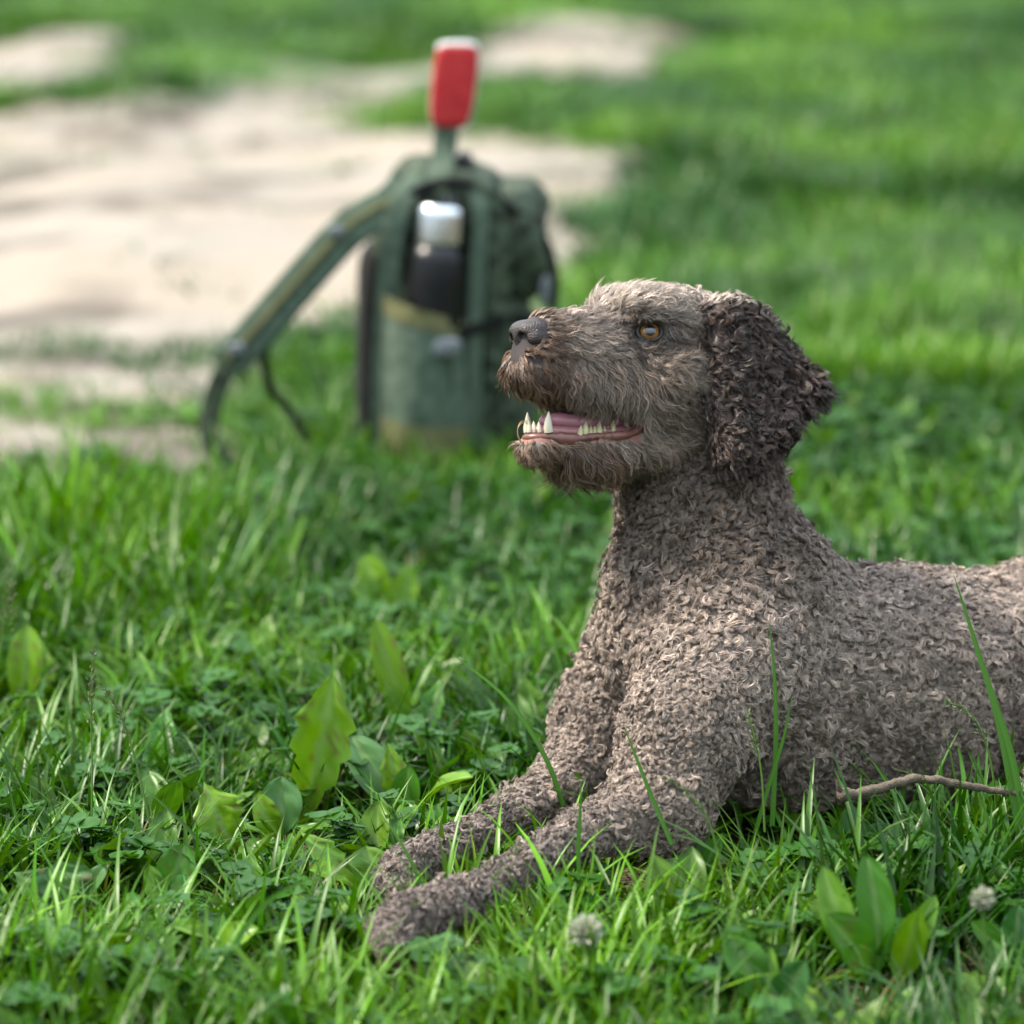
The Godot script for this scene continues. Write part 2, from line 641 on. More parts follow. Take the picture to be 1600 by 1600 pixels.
func clover(count: int) -> Mesh:
	var b := Buf.new()
	for k in count:
		var a := rng.randf() * TAU
		var root := Vector3(cos(a), 0, sin(a)) * rng.randf() * 0.012
		var top := root + Vector3(rng.randf_range(-0.02, 0.02), rng.randf_range(0.025, 0.055), rng.randf_range(-0.02, 0.02))
		var dark := Color(0.45, 0.5, 0.42)
		b.tube(PackedVector3Array([root, root.lerp(top, 0.5) + Vector3(0.003, 0, 0.002), top]), PackedFloat32Array([0.0006, 0.0006, 0.0005]), 3, Color(0.6, 0.6, 0.5))
		var tilt := Vector3(rng.randf_range(-0.35, 0.35), 1, rng.randf_range(-0.35, 0.35)).normalized()
		var a0 := rng.randf() * TAU
		var size := rng.randf_range(0.010, 0.018)
		for l in 3:
			var d := Vector3(cos(a0 + l * TAU / 3), rng.randf_range(-0.1, 0.25), sin(a0 + l * TAU / 3)).normalized()
			d = (d - tilt * d.dot(tilt) * 0.8).normalized()
			var s := d.cross(tilt).normalized()
			var start := b.v.size()
			for r in 6:
				var u := r / 5.0
				var w := pow(sin(PI * pow(clampf(u * 0.86 + 0.03, 0, 1), 0.9)), 0.6) * size * 0.52
				for e in 5:
					var f := e / 2.0 - 1.0
					b.v.append(top + d * (u * size - (0.06 * size if e == 2 and r == 5 else 0.0)) + s * f * w + tilt * absf(f) * size * 0.16)
					b.n.append((tilt - s * f * 0.3).normalized())
					var mark := absf(u - 0.55 + absf(f) * 0.22) < 0.12
					b.c.append(Color(0.62, 0.60, 0.66) if mark else dark)
			b.grid(start, 6, 5)
	return b.mesh()

func broadleaf(count: int, lo: float, hi: float) -> Mesh:
	var b := Buf.new()
	for k in count:
		var a := rng.randf() * TAU
		var d := Vector3(cos(a), 0, sin(a))
		var length := rng.randf_range(lo, hi)
		var up := rng.randf_range(0.25, 1.3)
		var tip := d * cos(up) * length + Vector3.UP * sin(up) * length
		var one := leaf(d * 0.004, tip, length * rng.randf_range(0.26, 0.42), Vector3.UP + d * 0.2 - d * up, rng.randf_range(0.02, 0.16), 0 if rng.randf() < 0.75 else 1, Color(0.55, 0.55, 0.55) * rng.randf_range(0.8, 1.15), rng.randf() * 0.08)
		var off := b.v.size()
		b.v.append_array(one.v)
		b.c.append_array(one.c)
		for j in one.i:
			b.i.append(j + off)
	return b.mesh(true)

func build_cover() -> void:
	var cover := Node3D.new()
	cover.name = "ground_cover"
	cover.set_meta("kind", "stuff")
	cover.set_meta("label", "clover and small broad leaves mixed into the grass")
	add_child(cover)
	var kinds: Array[Mesh] = []
	for k in 4:
		kinds.append(clover(5))
	for k in 4:
		kinds.append(broadleaf(5, 0.03, 0.088))
	var lists := []
	var tints := []
	for k in kinds.size():
		lists.append([] as Array[Transform3D])
		tints.append(PackedColorArray())
	for k in 9500:
		var z := rng.randf_range(-2.6, 1.0)
		var x := rng.randf_range(-1.05, 1.05)
		if absf(x) > (cam_pos.z - z) * 0.1412 + 0.3:
			continue
		if on_path(x, z) or dog_field.value(Vector3(x, 0.045, z)) < 0.02:
			continue
		if pressed(x, z) < 0.9 and rng.randf() < 0.8:
			continue
		var patch := n3.get_noise_2d(x * 70.0 + 300.0, z * 70.0)
		if patch < -0.15 and rng.randf() < 0.65:
			continue
		var s := rng.randi() % 4
		var tint := Color(0.026, 0.085, 0.009) * rng.randf_range(0.8, 1.25)
		if rng.randf() < 0.55:
			s += 4
			tint = Color(0.036, 0.125, 0.014).lerp(Color(0.095, 0.18, 0.006), rng.randf() * 0.8) * rng.randf_range(0.8, 1.2)
		var h := rng.randf_range(0.7, 1.2) * lerpf(0.6, 1.0, pressed(x, z))
		lists[s].append(Transform3D(Basis(Vector3.UP, rng.randf() * TAU).scaled(Vector3.ONE * h), Vector3(x, ground_height(x, z), z)))
		tints[s].append(tint / 0.55)
	for k in kinds.size():
		scatter(cover, "clover_patch" if k < 4 else "leaf_rosette", kinds[k], leaf_mat, lists[k], tints[k])

# ---------------------------------------------------------------- the dog

var head_o: Vector3
var head_f: Vector3      # forward, along the muzzle
var head_n: Vector3      # towards the camera's side of the head
var skull: Field
var dog: Node3D

func hd(f: float, u: float, n: float) -> Vector3:      # millimetres in the head's own axes
	return head_o + (head_f * f + up_v * u + head_n * n) * 0.001

func head_axes(p: Vector3) -> Vector3:
	var d := (p - head_o) * 1000.0
	return Vector3(d.dot(head_f), d.dot(up_v), d.dot(head_n))

func hcap(a: Array, b: Array, k := 12.0, carve := false) -> void:
	skull.capsule(hd(a[0], a[1], a[2]), a[3] * 0.001, hd(b[0], b[1], b[2]), b[3] * 0.001, k * 0.001, carve)

func both(a: Array, b: Array, k := 12.0, carve := false) -> void:
	hcap(a, b, k, carve)
	hcap([a[0], a[1], -a[2], a[3]], [b[0], b[1], -b[2], b[3]], k, carve)

func bcap(a: Array, b: Array, k := 25.0) -> void:
	dog_field.capsule(at(a[0], a[1], a[2]), a[3] * 0.001, at(b[0], b[1], b[2]), b[3] * 0.001, k * 0.001)

func shape_head() -> void:
	var c := cos(HEAD_TURN)
	var s := sin(HEAD_TURN)
	head_o = at(975, 540, -0.035)
	head_f = side_v * -c + back_v * s
	head_n = side_v * s + back_v * c
	var lo := Vector3(1e9, 1e9, 1e9)
	var hi := -lo
	for f in [-190.0, 130.0]:
		for u in [-150.0, 70.0]:
			for n in [-115.0, 115.0]:
				lo = lo.min(hd(f, u, n))
				hi = hi.max(hd(f, u, n))
	skull = Field.new(lo, hi, 0.0036)
	# skull and forehead
	hcap([-70, 2, 0, 42], [-20, 6, 0, 42])
	both([-55, 8, 14, 34], [-15, 10, 15, 34])
	both([4, 26, 18, 17], [-20, 28, 24, 18])            # brows
	# muzzle: bridge, sides, flews
	hcap([5, 4, 0, 27], [84, 4, 0, 20])
	both([0, -14, 16, 24], [84, -10, 8, 16])
	both([5, -32, 20, 17], [60, -34, 17, 14])
	both([60, -34, 17, 14], [97, -22, 8, 13])
	hcap([97, -20, 0, 15], [92, 0, 0, 17])
	# cheeks and back of the jaw
	both([-25, -28, 30, 32], [-60, -40, 30, 34])
	both([0, -50, 27, 18], [-50, -62, 26, 26])
	# lower jaw
	both([-30, -84, 22, 19], [40, -88, 16, 13])
	both([40, -88, 16, 13], [92, -88, 8, 10])
	hcap([-20, -92, 0, 20], [90, -92, 0, 10])
	hcap([-40, -80, 0, 34], [-75, -60, 0, 50])
	# the open mouth
	hcap([2, -66, 0, 11], [118, -64, 0, 15], 5.0, true)
	both([2, -65, 20, 7], [70, -62, 18, 13], 5.0, true)
	both([0, -66, 27, 4], [45, -63, 28, 10], 4.0, true)
	# eye sockets
	both([-2, 9, 44, 8], [-5, 10, 30, 9], 5.0, true)
	both([8, 10, 36, 6], [4, 10, 40, 4], 6.0, true)
	# ears: a thick flap hanging from above the cheek and swept back
	both([-66, 26, 50, 12], [-52, -90, 82, 11])
	both([-84, 26, 50, 12], [-76, -94, 84, 10])
	both([-98, 20, 52, 12], [-98, -68, 84, 9])
	both([-104, 10, 56, 11], [-138, -36, 82, 8])
	both([-138, -38, 82, 8], [-100, -70, 84, 8])
	both([-58, -94, 83, 10], [-100, -76, 85, 9])

func shape_body() -> void:
	var lo := Vector3(-0.22, -0.04, -0.62)
	var hi := Vector3(0.98, 0.42, 0.46)
	dog_field = Field.new(lo, hi, 0.007)
	# neck, chest, trunk
	bcap([1080, 640, -0.085, 55], [1092, 760, -0.085, 60])
	bcap([1092, 760, -0.085, 60], [1120, 930, -0.07, 79])
	bcap([1120, 930, -0.07, 79], [1150, 1075, -0.085, 98], 40)
	bcap([1200, 992, -0.09, 76], [1300, 1080, -0.11, 90], 45)
	bcap([1170, 1088, -0.09, 94], [1420, 1082, -0.13, 97], 40)
	bcap([1420, 1082, -0.13, 97], [1640, 1078, -0.20, 102], 40)
	bcap([1640, 1078, -0.20, 102], [1880, 1060, -0.28, 104], 40)
	bcap([1022, 1015, -0.05, 42], [1060, 960, -0.055, 56], 40)
	# near foreleg
	bcap([1130, 1035, 0.0, 66], [1066, 1150, 0.065, 49], 28)
	bcap([1066, 1150, 0.065, 48], [1030, 1262, 0.09, 38], 14)
	bcap([1030, 1262, 0.085, 33], [900, 1308, 0.15, 16], 20)
	bcap([900, 1308, 0.15, 16], [740, 1396, 0.25, 11], 15)
	bcap([740, 1396, 0.25, 11], [705, 1412, 0.27, 15], 10)
	bcap([705, 1412, 0.27, 15], [630, 1442, 0.31, 16], 12)
	bcap([660, 1432, 0.30, 16], [606, 1455, 0.33, 13], 10)
	# far foreleg
	bcap([1012, 1045, -0.10, 54], [940, 1130, -0.075, 37], 26)
	bcap([940, 1130, -0.075, 37], [908, 1205, -0.05, 30], 18)
	bcap([908, 1208, -0.05, 27], [800, 1272, 0.03, 15], 18)
	bcap([800, 1272, 0.03, 15], [715, 1316, 0.085, 11], 14)
	bcap([715, 1316, 0.085, 11], [690, 1328, 0.10, 14], 10)
	bcap([690, 1328, 0.10, 14], [635, 1356, 0.14, 15], 10)
	bcap([650, 1350, 0.13, 15], [614, 1368, 0.16, 12], 10)
	for w: float in [-1.5, -0.5, 0.5, 1.5]:
		bcap([618 + absf(w) * 8.0, 1452 + w * 13.0, 0.325 + w * 0.006, 9], [592 + absf(w) * 9.0, 1464 + w * 14.0, 0.34 + w * 0.006, 8], 4)
		bcap([628 + absf(w) * 8.0, 1364 + w * 12.0, 0.155 + w * 0.006, 9], [602 + absf(w) * 9.0, 1376 + w * 13.0, 0.17 + w * 0.006, 8], 4)
	# hindquarters, outside the frame
	bcap([1790, 1090, -0.18, 98], [1900, 1120, -0.16, 80], 40)
	bcap([1900, 1150, -0.14, 52], [1740, 1200, -0.05, 34], 25)
	bcap([1740, 1205, -0.05, 28], [1640, 1240, -0.01, 24], 20)
	bcap([2010, 1030, -0.30, 40], [2240, 1110, -0.36, 22], 20)

# hair strands as thin three-sided tubes
func strand(b: Buf, pts: PackedVector3Array, thick: float, col: Color) -> void:
	var r := PackedFloat32Array()
	for k in pts.size():
		var u := float(k) / (pts.size() - 1)
		r.append(thick * (0.75 + 0.25 * sin(u * PI)) * (1.0 - 0.72 * u * u))
	b.tube(pts, r, 3, col)

func hair_tone() -> Color:
	var t := rng.randf_range(0.42, 0.85)
	if rng.randf() < 0.12:
		t = 1.0
	return Color(t, t * rng.randf_range(0.95, 1.0), t * rng.randf_range(0.90, 1.0))

func curl_lock(count: int, radius: float, turn: float, lift: float, hand: float) -> Mesh:
	var b := Buf.new()
	var tip := rng.randf_range(-0.001, 0.003)
	for k in count:
		var a := rng.randf() * TAU
		var base := Vector3(cos(a), 0.3 * sin(a * 2.0), sin(a)) * sqrt(rng.randf()) * 0.0023
		var rr := radius * rng.randf_range(0.85, 1.15)
		var ph := rng.randf_range(-0.2, 0.2)
		var full := turn * rng.randf_range(0.85, 1.1)
		var pts := PackedVector3Array()
		for j in 10:
			var u := j / 9.0
			var w := u * full + ph
			var r2 := rr * (1.0 - 0.45 * u)
			var y := -0.0015 + lift * sin(minf(u * 1.5, 1.0) * PI * 0.5) + tip * u * u + 0.0012 * sin(w * 1.3 + hand)
			pts.append(base * (1.0 - 0.8 * u) + Vector3(sin(w) * r2 + 0.003 * u, y, hand * (1.0 - cos(w)) * r2))
		strand(b, pts, 0.00034 * rng.randf_range(0.7, 1.3), hair_tone())
	return b.mesh()

func wisp(count: int, length: float, rise: float, wave: float, gather: float) -> Mesh:
	var b := Buf.new()
	var f1 := rng.randf_range(0.8, 1.5)
	var p1 := rng.randf() * TAU
	for k in count:
		var a := rng.randf() * TAU
		var base := Vector3(cos(a), 0, sin(a)) * sqrt(rng.randf()) * 0.0021 * (0.6 + length * 30.0)
		var l := length * rng.randf_range(0.7, 1.15)
		var fan := rng.randf_range(-0.22, 0.22)
		var ph := p1 + rng.randf_range(-0.5, 0.5)
		var pts := PackedVector3Array()
		var p := Vector3(0, -0.0012, 0)
		for j in 8:
			var u := j / 7.0
			pts.append(p + base * (1.0 - gather * u) + Vector3(0, 0, sin(u * TAU * f1 + ph) - sin(ph)) * wave * u)
			var el := lerpf(rise, rise * 0.12, minf(u * 1.5, 1.0))
			p += Vector3(cos(el) * cos(fan), sin(el), cos(el) * sin(fan)) * l / 7.0
		strand(b, pts, 0.00042 * rng.randf_range(0.7, 1.35), hair_tone())
	return b.mesh()

func ringlet(count: int, length: float, radius: float, turns: float) -> Mesh:
	var b := Buf.new()
	var p0 := rng.randf() * TAU
	for k in count:
		var a := rng.randf() * TAU
		var base := Vector3(0, cos(a), sin(a)) * sqrt(rng.randf()) * 0.0018
		var l := length * rng.randf_range(0.8, 1.15)
		var ph := p0 + rng.randf_range(-0.35, 0.35)
		var pts := PackedVector3Array()
		for j in 13:
			var u := j / 12.0
			var w := ph + u * turns * TAU
			var r2 := radius * (0.5 + 0.6 * u) * (1.0 - 0.3 * u)
			pts.append(Vector3(l * u, 0.0005 + minf(u * 3.0, 1.0) * 0.0032, 0) + base * (1.0 - 0.5 * u) + Vector3(0, sin(w), cos(w)) * r2)
		strand(b, pts, 0.00042 * rng.randf_range(0.7, 1.3), hair_tone())
	return b.mesh()

var coats: Array[Mesh] = []
var coat_lists := []
var coat_tints := []

func lay_hair(s: int, p: Vector3, n: Vector3, flow: Vector3, scale: float, tint: Color) -> void:
	var x := flow - n * flow.dot(n)
	if x.length_squared() < 1e-6:
		x = n.cross(Vector3(0.3, 0.2, 0.9))
	x = x.normalized()
	coat_lists[s].append(Transform3D(Basis(x * scale, n * scale, x.cross(n) * scale), p))
	coat_tints[s].append(tint / 0.62)

func jitter(a: float) -> Vector3:
	return Vector3(rng.randf_range(-a, a), rng.randf_range(-a, a), rng.randf_range(-a, a))

func vary(c: Color, p: Vector3) -> Color:
	var t := 1.0 + 0.3 * n2.get_noise_3dv(p * 900.0) + 0.35 * n3.get_noise_3dv(p * 3000.0) + 0.65 * n1.get_noise_3dv(p * 6500.0)
	return c * (maxf(t, 0.35) * rng.randf_range(0.65, 1.35))

func build_dog() -> void:
	dog = thing("dog", Vector3(0.2, 0, 0), "curly brown dog lying in the grass, mouth open, looking up to the left", "dog")
	var b := Buf.new()
	dog_field.surface(b, Color(0.205, 0.162, 0.135))
	var split_i := b.i.size()
	var split_v := b.v.size()
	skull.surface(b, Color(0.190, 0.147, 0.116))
	for k in range(split_v, b.v.size()):
		var h := head_axes(b.v[k])
		if h.x < -40.0 and absf(h.z) > lerpf(46.0, 66.0, clampf((20.0 - h.y) / 90.0, 0.0, 1.0)):
			b.c[k] = Color(0.050, 0.034, 0.028)      # the ears are dark to the skin
		if Vector2(h.x + 2.0, h.y - 10.0).length() < 17.0 and absf(h.z) > 15.0:
			b.c[k] = Color(0.050, 0.037, 0.031)      # dark bare skin of the eyelids
		# bare skin of the mouth: pink-brown lips, palate darkened with painted-in shade
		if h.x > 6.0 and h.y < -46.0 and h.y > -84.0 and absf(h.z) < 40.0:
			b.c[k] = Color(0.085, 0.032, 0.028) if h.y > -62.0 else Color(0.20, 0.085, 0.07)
		elif h.x > 88.0 and h.y > -18.0 and h.y < 24.0:
			b.c[k] = Color(0.030, 0.023, 0.022)
	var skin := paint(Color.WHITE, 0.6, 0.4, true)
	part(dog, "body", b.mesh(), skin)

	# kinds of hair
	for k in 8:
		coats.append(curl_lock(13, rng.randf_range(0.0048, 0.0074), rng.randf_range(2.3, 4.8), rng.randf_range(0.0050, 0.0090), 1.0 if k % 2 == 0 else -1.0))
	for k in 5:
		coats.append(wisp(9, 0.015, rng.randf_range(0.55, 1.0), 0.0016, 0.8))
	for k in 5:
		coats.append(wisp(10, 0.027, rng.randf_range(0.5, 0.95), 0.0030, 0.8))
	for k in 5:
		coats.append(ringlet(10, rng.randf_range(0.017, 0.024), 0.0026, rng.randf_range(1.2, 2.0)))
	for k in coats.size():
		coat_lists.append([] as Array[Transform3D])
		coat_tints.append(PackedColorArray())

	# the coat of trunk, neck and legs
	var coat := Color(0.275, 0.220, 0.186)
	var paw_a := at(600, 1455, 0.33)
	var paw_b := at(615, 1368, 0.15)
	var body_roots := roots_of(b, 0, split_i, 74000.0)
	for p: Vector3 in body_roots:
		if skull.value(p) < -0.004:
			continue
		var n := dog_field.slope(p)
		if n.y < -0.75 and p.y < 0.06:
			continue
		if p.x > 0.66 and rng.randf() < 0.6:
			continue
		var flow := Vector3(0.7, -0.5, -0.1) + Vector3(n1.get_noise_3dv(p * 1500.0), n1.get_noise_3dv(p * 1500.0 + Vector3(90, 0, 0)), n1.get_noise_3dv(p * 1500.0 + Vector3(0, 90, 0))) * 2.2 + Vector3(n3.get_noise_3dv(p * 5000.0), n3.get_noise_3dv(p * 5000.0 + Vector3(70, 0, 0)), 0.0) * 1.4 + jitter(0.4)
		var leg := minf(p.distance_to(paw_a), p.distance_to(paw_b))
		var neck := smoothstep(0.19, 0.27, p.y)
		var tint := coat.lerp(Color(0.112, 0.082, 0.063), neck * 0.9)
		tint = tint.lerp(Color(0.180, 0.145, 0.127), smoothstep(0.22, 0.10, leg))
		if leg < 0.16 and rng.randf() < 0.6:
			lay_hair(18 + rng.randi() % 5, p, n, Vector3(-0.6, -0.2, 0.5) + jitter(0.6), rng.randf_range(0.45, 0.7), vary(tint, p))
		else:
			var sort := rng.randi() % 8
			var size := rng.randf_range(0.8, 1.35) * lerpf(1.0, 0.85, smoothstep(0.24, 0.34, p.x))
			var pick := rng.randf() + 0.35 * n1.get_noise_3dv(p * 1900.0)
			if pick < lerpf(0.14, 0.32, smoothstep(0.24, 0.34, p.x)):
				sort = 13 + rng.randi() % 5
				size = rng.randf_range(0.4, 0.68)
			elif pick < 0.42:
				sort = 18 + rng.randi() % 5
				size = rng.randf_range(0.65, 1.0)
			elif pick > 1.02:
				sort = 8 + rng.randi() % 5
				size = rng.randf_range(0.8, 1.15)
			var heap := n3.get_noise_3dv(p * 2600.0)
			size *= maxf(0.8, 1.0 + 0.6 * n2.get_noise_3dv(p * 2200.0))
			lay_hair(sort, p + n * (0.008 * maxf(heap, -0.15)), n, flow, size * (0.66 if leg < 0.3 else 1.0), vary(tint, p))
			if leg < 0.42:      # the legs' shorter curls stand closer
				lay_hair(rng.randi() % 8, p + (flow - n * flow.dot(n)).normalized().cross(n) * 0.003, n, flow + jitter(1.2), rng.randf_range(0.5, 0.8), vary(tint, p))

	# the head
	var grey := Color(0.30, 0.248, 0.21)
	var taupe := Color(0.200, 0.154, 0.121)
	var rust := Color(0.105, 0.060, 0.037)
	var dusk := Color(0.050, 0.037, 0.031)
	var ear := Color(0.036, 0.023, 0.019)
	for p: Vector3 in roots_of(b, split_i, b.i.size(), 120000.0):
		if dog_field.value(p) < -0.004:
			continue
		var h := head_axes(p)
		var n := skull.slope(p)
		var out := absf(h.z)
		var sgn := signf(h.z)
		# bare: mouth, lips, eyes, nose pad
		if h.x > 5.0 and h.y < -49.0 and h.y > -78.0 and out < 44.0 and n.dot(up_v) > -0.97 and (out < 25.0 or h.y < -52.0):
			continue
		if h.x > -2.0 and h.y < -76.0 and h.y > -83.0 and n.dot(up_v) > 0.1:
			continue
		if Vector3(h.x + 2.5, h.y - 10.0, 0).length() < 9.4 and out > 20.0:
			continue
		if h.x > 95.0 and h.y > -14.0 and h.y < 22.0 and (h.y > -3.0 or out < 7.0):
			continue
		if h.x > 86.0 and h.y > -7.0 and h.y < 20.0 and out < 17.0:
			continue
		var flow := Vector3(-1, 0, 0)
		var kind := 8 + rng.randi() % 5
		var size := rng.randf_range(0.8, 1.15)
		var tint := taupe
		var blend := 7.0 * n3.get_noise_3dv(p * 4000.0)
		var is_ear := h.x < (-42.0 if h.y > -35.0 else -28.0) + blend and h.y < 36.0 and out > blend + lerpf(46.0, 66.0, clampf((20.0 - h.y) / 90.0, 0.0, 1.0))
		if is_ear:
			if rng.randf() < 0.55:
				continue
			flow = Vector3(-0.55, -0.8, 0.0) + jitter(0.7)
			kind = 18 + rng.randi() % 5
			size = rng.randf_range(0.75, 1.15)
			tint = ear.lerp(Color(0.080, 0.055, 0.044), rng.randf() * 0.5)
			size *= 0.88 + 0.25 * smoothstep(-100.0, -145.0, h.x)
			if rng.randf() < 0.25:
				kind = rng.randi() % 8
				size = rng.randf_range(0.9, 1.35)
		elif h.x > 30.0 and h.y < -72.0:      # chin
			if rng.randf() < 0.45:
				continue
			flow = Vector3(-0.75, -1.0, 0.0) + jitter(0.4)
			kind = 13 + rng.randi() % 5
			size = rng.randf_range(0.45, 1.15)
			if h.x > 78.0 or h.y > -86.0:
				kind = 8 + rng.randi() % 5
				size = rng.randf_range(0.6, 1.0)
			elif h.y < -94.0:
				flow = Vector3(-0.5, -1.0, 0.0) + jitter(0.5)
				size = rng.randf_range(0.7, 1.4)
			tint = taupe.lerp(rust, 0.55 + 0.3 * rng.randf())
		elif h.y < -72.0:                      # jaw and throat
			flow = Vector3(-0.8, -0.6, 0.0) + jitter(0.4)
			if rng.randf() < 0.75:
				kind = 13 + rng.randi() % 5
				size = rng.randf_range(0.5, 0.9)
			tint = taupe
		elif h.x > 8.0 and h.y < -12.0:        # upper lip
			if rng.randf() < 0.3:
				continue
			flow = Vector3(-0.45, -1.0, 0.0) + jitter(0.3)
			kind = 13 + rng.randi() % 5
			size = rng.randf_range(0.5, 0.95) * lerpf(1.25, 0.9, smoothstep(40.0, 75.0, h.x))
			tint = taupe.lerp(rust, smoothstep(55.0, 98.0, h.x) * 0.9)
		elif h.x > 20.0:                       # bridge and sides of the muzzle
			flow = Vector3(-1.0, -0.35 if h.y < 14.0 else 0.12, 0.0) + jitter(0.35)
			tint = taupe.lerp(grey, 0.5).lerp(rust, smoothstep(62.0, 95.0, h.x) * 0.9)
			size = rng.randf_range(0.7, 1.05)
			if h.x < 70.0 and rng.randf() < 0.35:
				kind = 13 + rng.randi() % 5
				size = rng.randf_range(0.35, 0.6)
		elif h.y > 20.0:                       # crown
			flow = Vector3(-1.0, 0.15, 0.35 * sgn) + jitter(0.5)
			tint = grey
			if h.x < -40.0 and rng.randf() < 0.4:
				kind = rng.randi() % 8
				size = rng.randf_range(0.7, 1.0)
			elif h.x > -30.0 and rng.randf() < 0.45:
				kind = 13 + rng.randi() % 5
				size = rng.randf_range(0.4, 0.7)
		else:                                  # cheek
			flow = Vector3(-1.0, -0.25, 0.0) + jitter(0.45)
			flow.y += 0.6 * n1.get_noise_3dv(p * 1800.0)
			tint = taupe.lerp(dusk, 0.15)
			if rng.randf() < 0.4:
				kind = 13 + rng.randi() % 5
				size = rng.randf_range(0.35, 0.6)
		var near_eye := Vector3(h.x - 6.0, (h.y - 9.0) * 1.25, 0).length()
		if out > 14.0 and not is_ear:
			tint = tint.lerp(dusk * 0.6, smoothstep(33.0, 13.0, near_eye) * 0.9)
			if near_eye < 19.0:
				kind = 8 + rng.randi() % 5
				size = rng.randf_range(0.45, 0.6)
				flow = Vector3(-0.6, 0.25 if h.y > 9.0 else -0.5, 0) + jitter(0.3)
		flow.y += 1.1 * n3.get_noise_3dv(p * 5200.0)
		flow.z += 0.9 * n3.get_noise_3dv(p * 5200.0 + Vector3(0, 50, 0))
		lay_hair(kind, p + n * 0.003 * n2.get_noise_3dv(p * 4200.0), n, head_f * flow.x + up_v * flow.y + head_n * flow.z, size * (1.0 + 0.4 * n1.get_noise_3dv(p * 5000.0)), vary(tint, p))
	# brow hair hanging forward over the eye
	for k in 130:
		var sgn := 1.0 if k % 2 == 0 else -1.0
		var p := hd(rng.randf_range(-14, 12), rng.randf_range(21, 30), sgn * rng.randf_range(33, 40))
		var lipp := hd(rng.randf_range(18, 92), rng.randf_range(-88, -84), 0.0)
		lipp += head_n * (sgn * 0.001 * lerpf(30.0, 15.0, smoothstep(30.0, 92.0, head_axes(lipp).x)))
		lay_hair(8 + rng.randi() % 5, lipp, (head_n * sgn - up_v * 0.1).normalized(), head_f * rng.randf_range(-0.8, 0.2) + up_v * rng.randf_range(-0.3, 0.7), rng.randf_range(0.4, 0.7), vary(taupe.lerp(rust, 0.5), lipp))
		lay_hair(8 + rng.randi() % 5, p, (up_v * 0.5 + head_n * sgn).normalized(), head_f * rng.randf_range(0.2, 1.0) - up_v * rng.randf_range(-0.2, 0.5), rng.randf_range(0.6, 0.9), vary(taupe.lerp(dusk, 0.4), p))

	var hair := paint(Color.WHITE, 0.38, 0.5, true)
	var names := ["curly_fur", "short_fur", "beard_fur", "wavy_fur"]
	for k in coats.size():
		scatter(dog, names[0] if k < 8 else names[1] if k < 13 else names[2] if k < 18 else names[3], coats[k], hair, coat_lists[k], coat_tints[k])
	build_face()

func roots_of(b: Buf, from: int, to: int, dens: float) -> PackedVector3Array:
	var out := PackedVector3Array()
	var carry := 0.0
	for k in range(from, to, 3):
		var a := b.v[b.i[k]]
		var e := b.v[b.i[k + 1]]
		var f := b.v[b.i[k + 2]]
		carry += (e - a).cross(f - a).length() * 0.5 * dens
		while carry > 0.0:
			carry -= rng.randf_range(0.4, 1.6)
			var u := rng.randf()
			var v := rng.randf()
			if u + v > 1.0:
				u = 1.0 - u
				v = 1.0 - v
			out.append(a + (e - a) * u + (f - a) * v)
	return out

func cap_of(center: Vector3, dirn: Vector3, radius: float, from_a: float, to_a: float, bulge: float, shade: Callable) -> Buf:
	var b := Buf.new()
	var x := dirn.cross(Vector3.UP).normalized()
	var y := x.cross(dirn).normalized()
	var rings := 14
	var segs := 36
	for r in rings + 1:
		var a := lerpf(from_a, to_a, float(r) / rings)
		for s in segs:
			var w := TAU * s / segs
			var d := dirn * cos(a) + (x * cos(w) + y * sin(w)) * sin(a)
			b.v.append(center + d * radius + dirn * bulge * maxf(cos(a) - cos(to_a), 0.0))
			b.c.append(shade.call(a, w))
	b.grid(0, rings + 1, segs, true)
	return b

func tooth(root: Vector3, tip: Vector3, r: float, back: Vector3, flat := 1.0) -> Buf:
	var b := Buf.new()
	var axis := (tip - root)
	var x := axis.cross(back).normalized()
	var y := x.cross(axis.normalized())
	for k in 9:
		var u := k / 8.0
		var w := r * (1.0 - pow(u, 1.9) * 0.94)
		for s in 10:
			var a := TAU * s / 10
			b.v.append(root + axis * u + back * axis.length() * 0.14 * u * u + x * cos(a) * w + y * sin(a) * w * flat)
	b.grid(0, 9, 10, true)
	return b

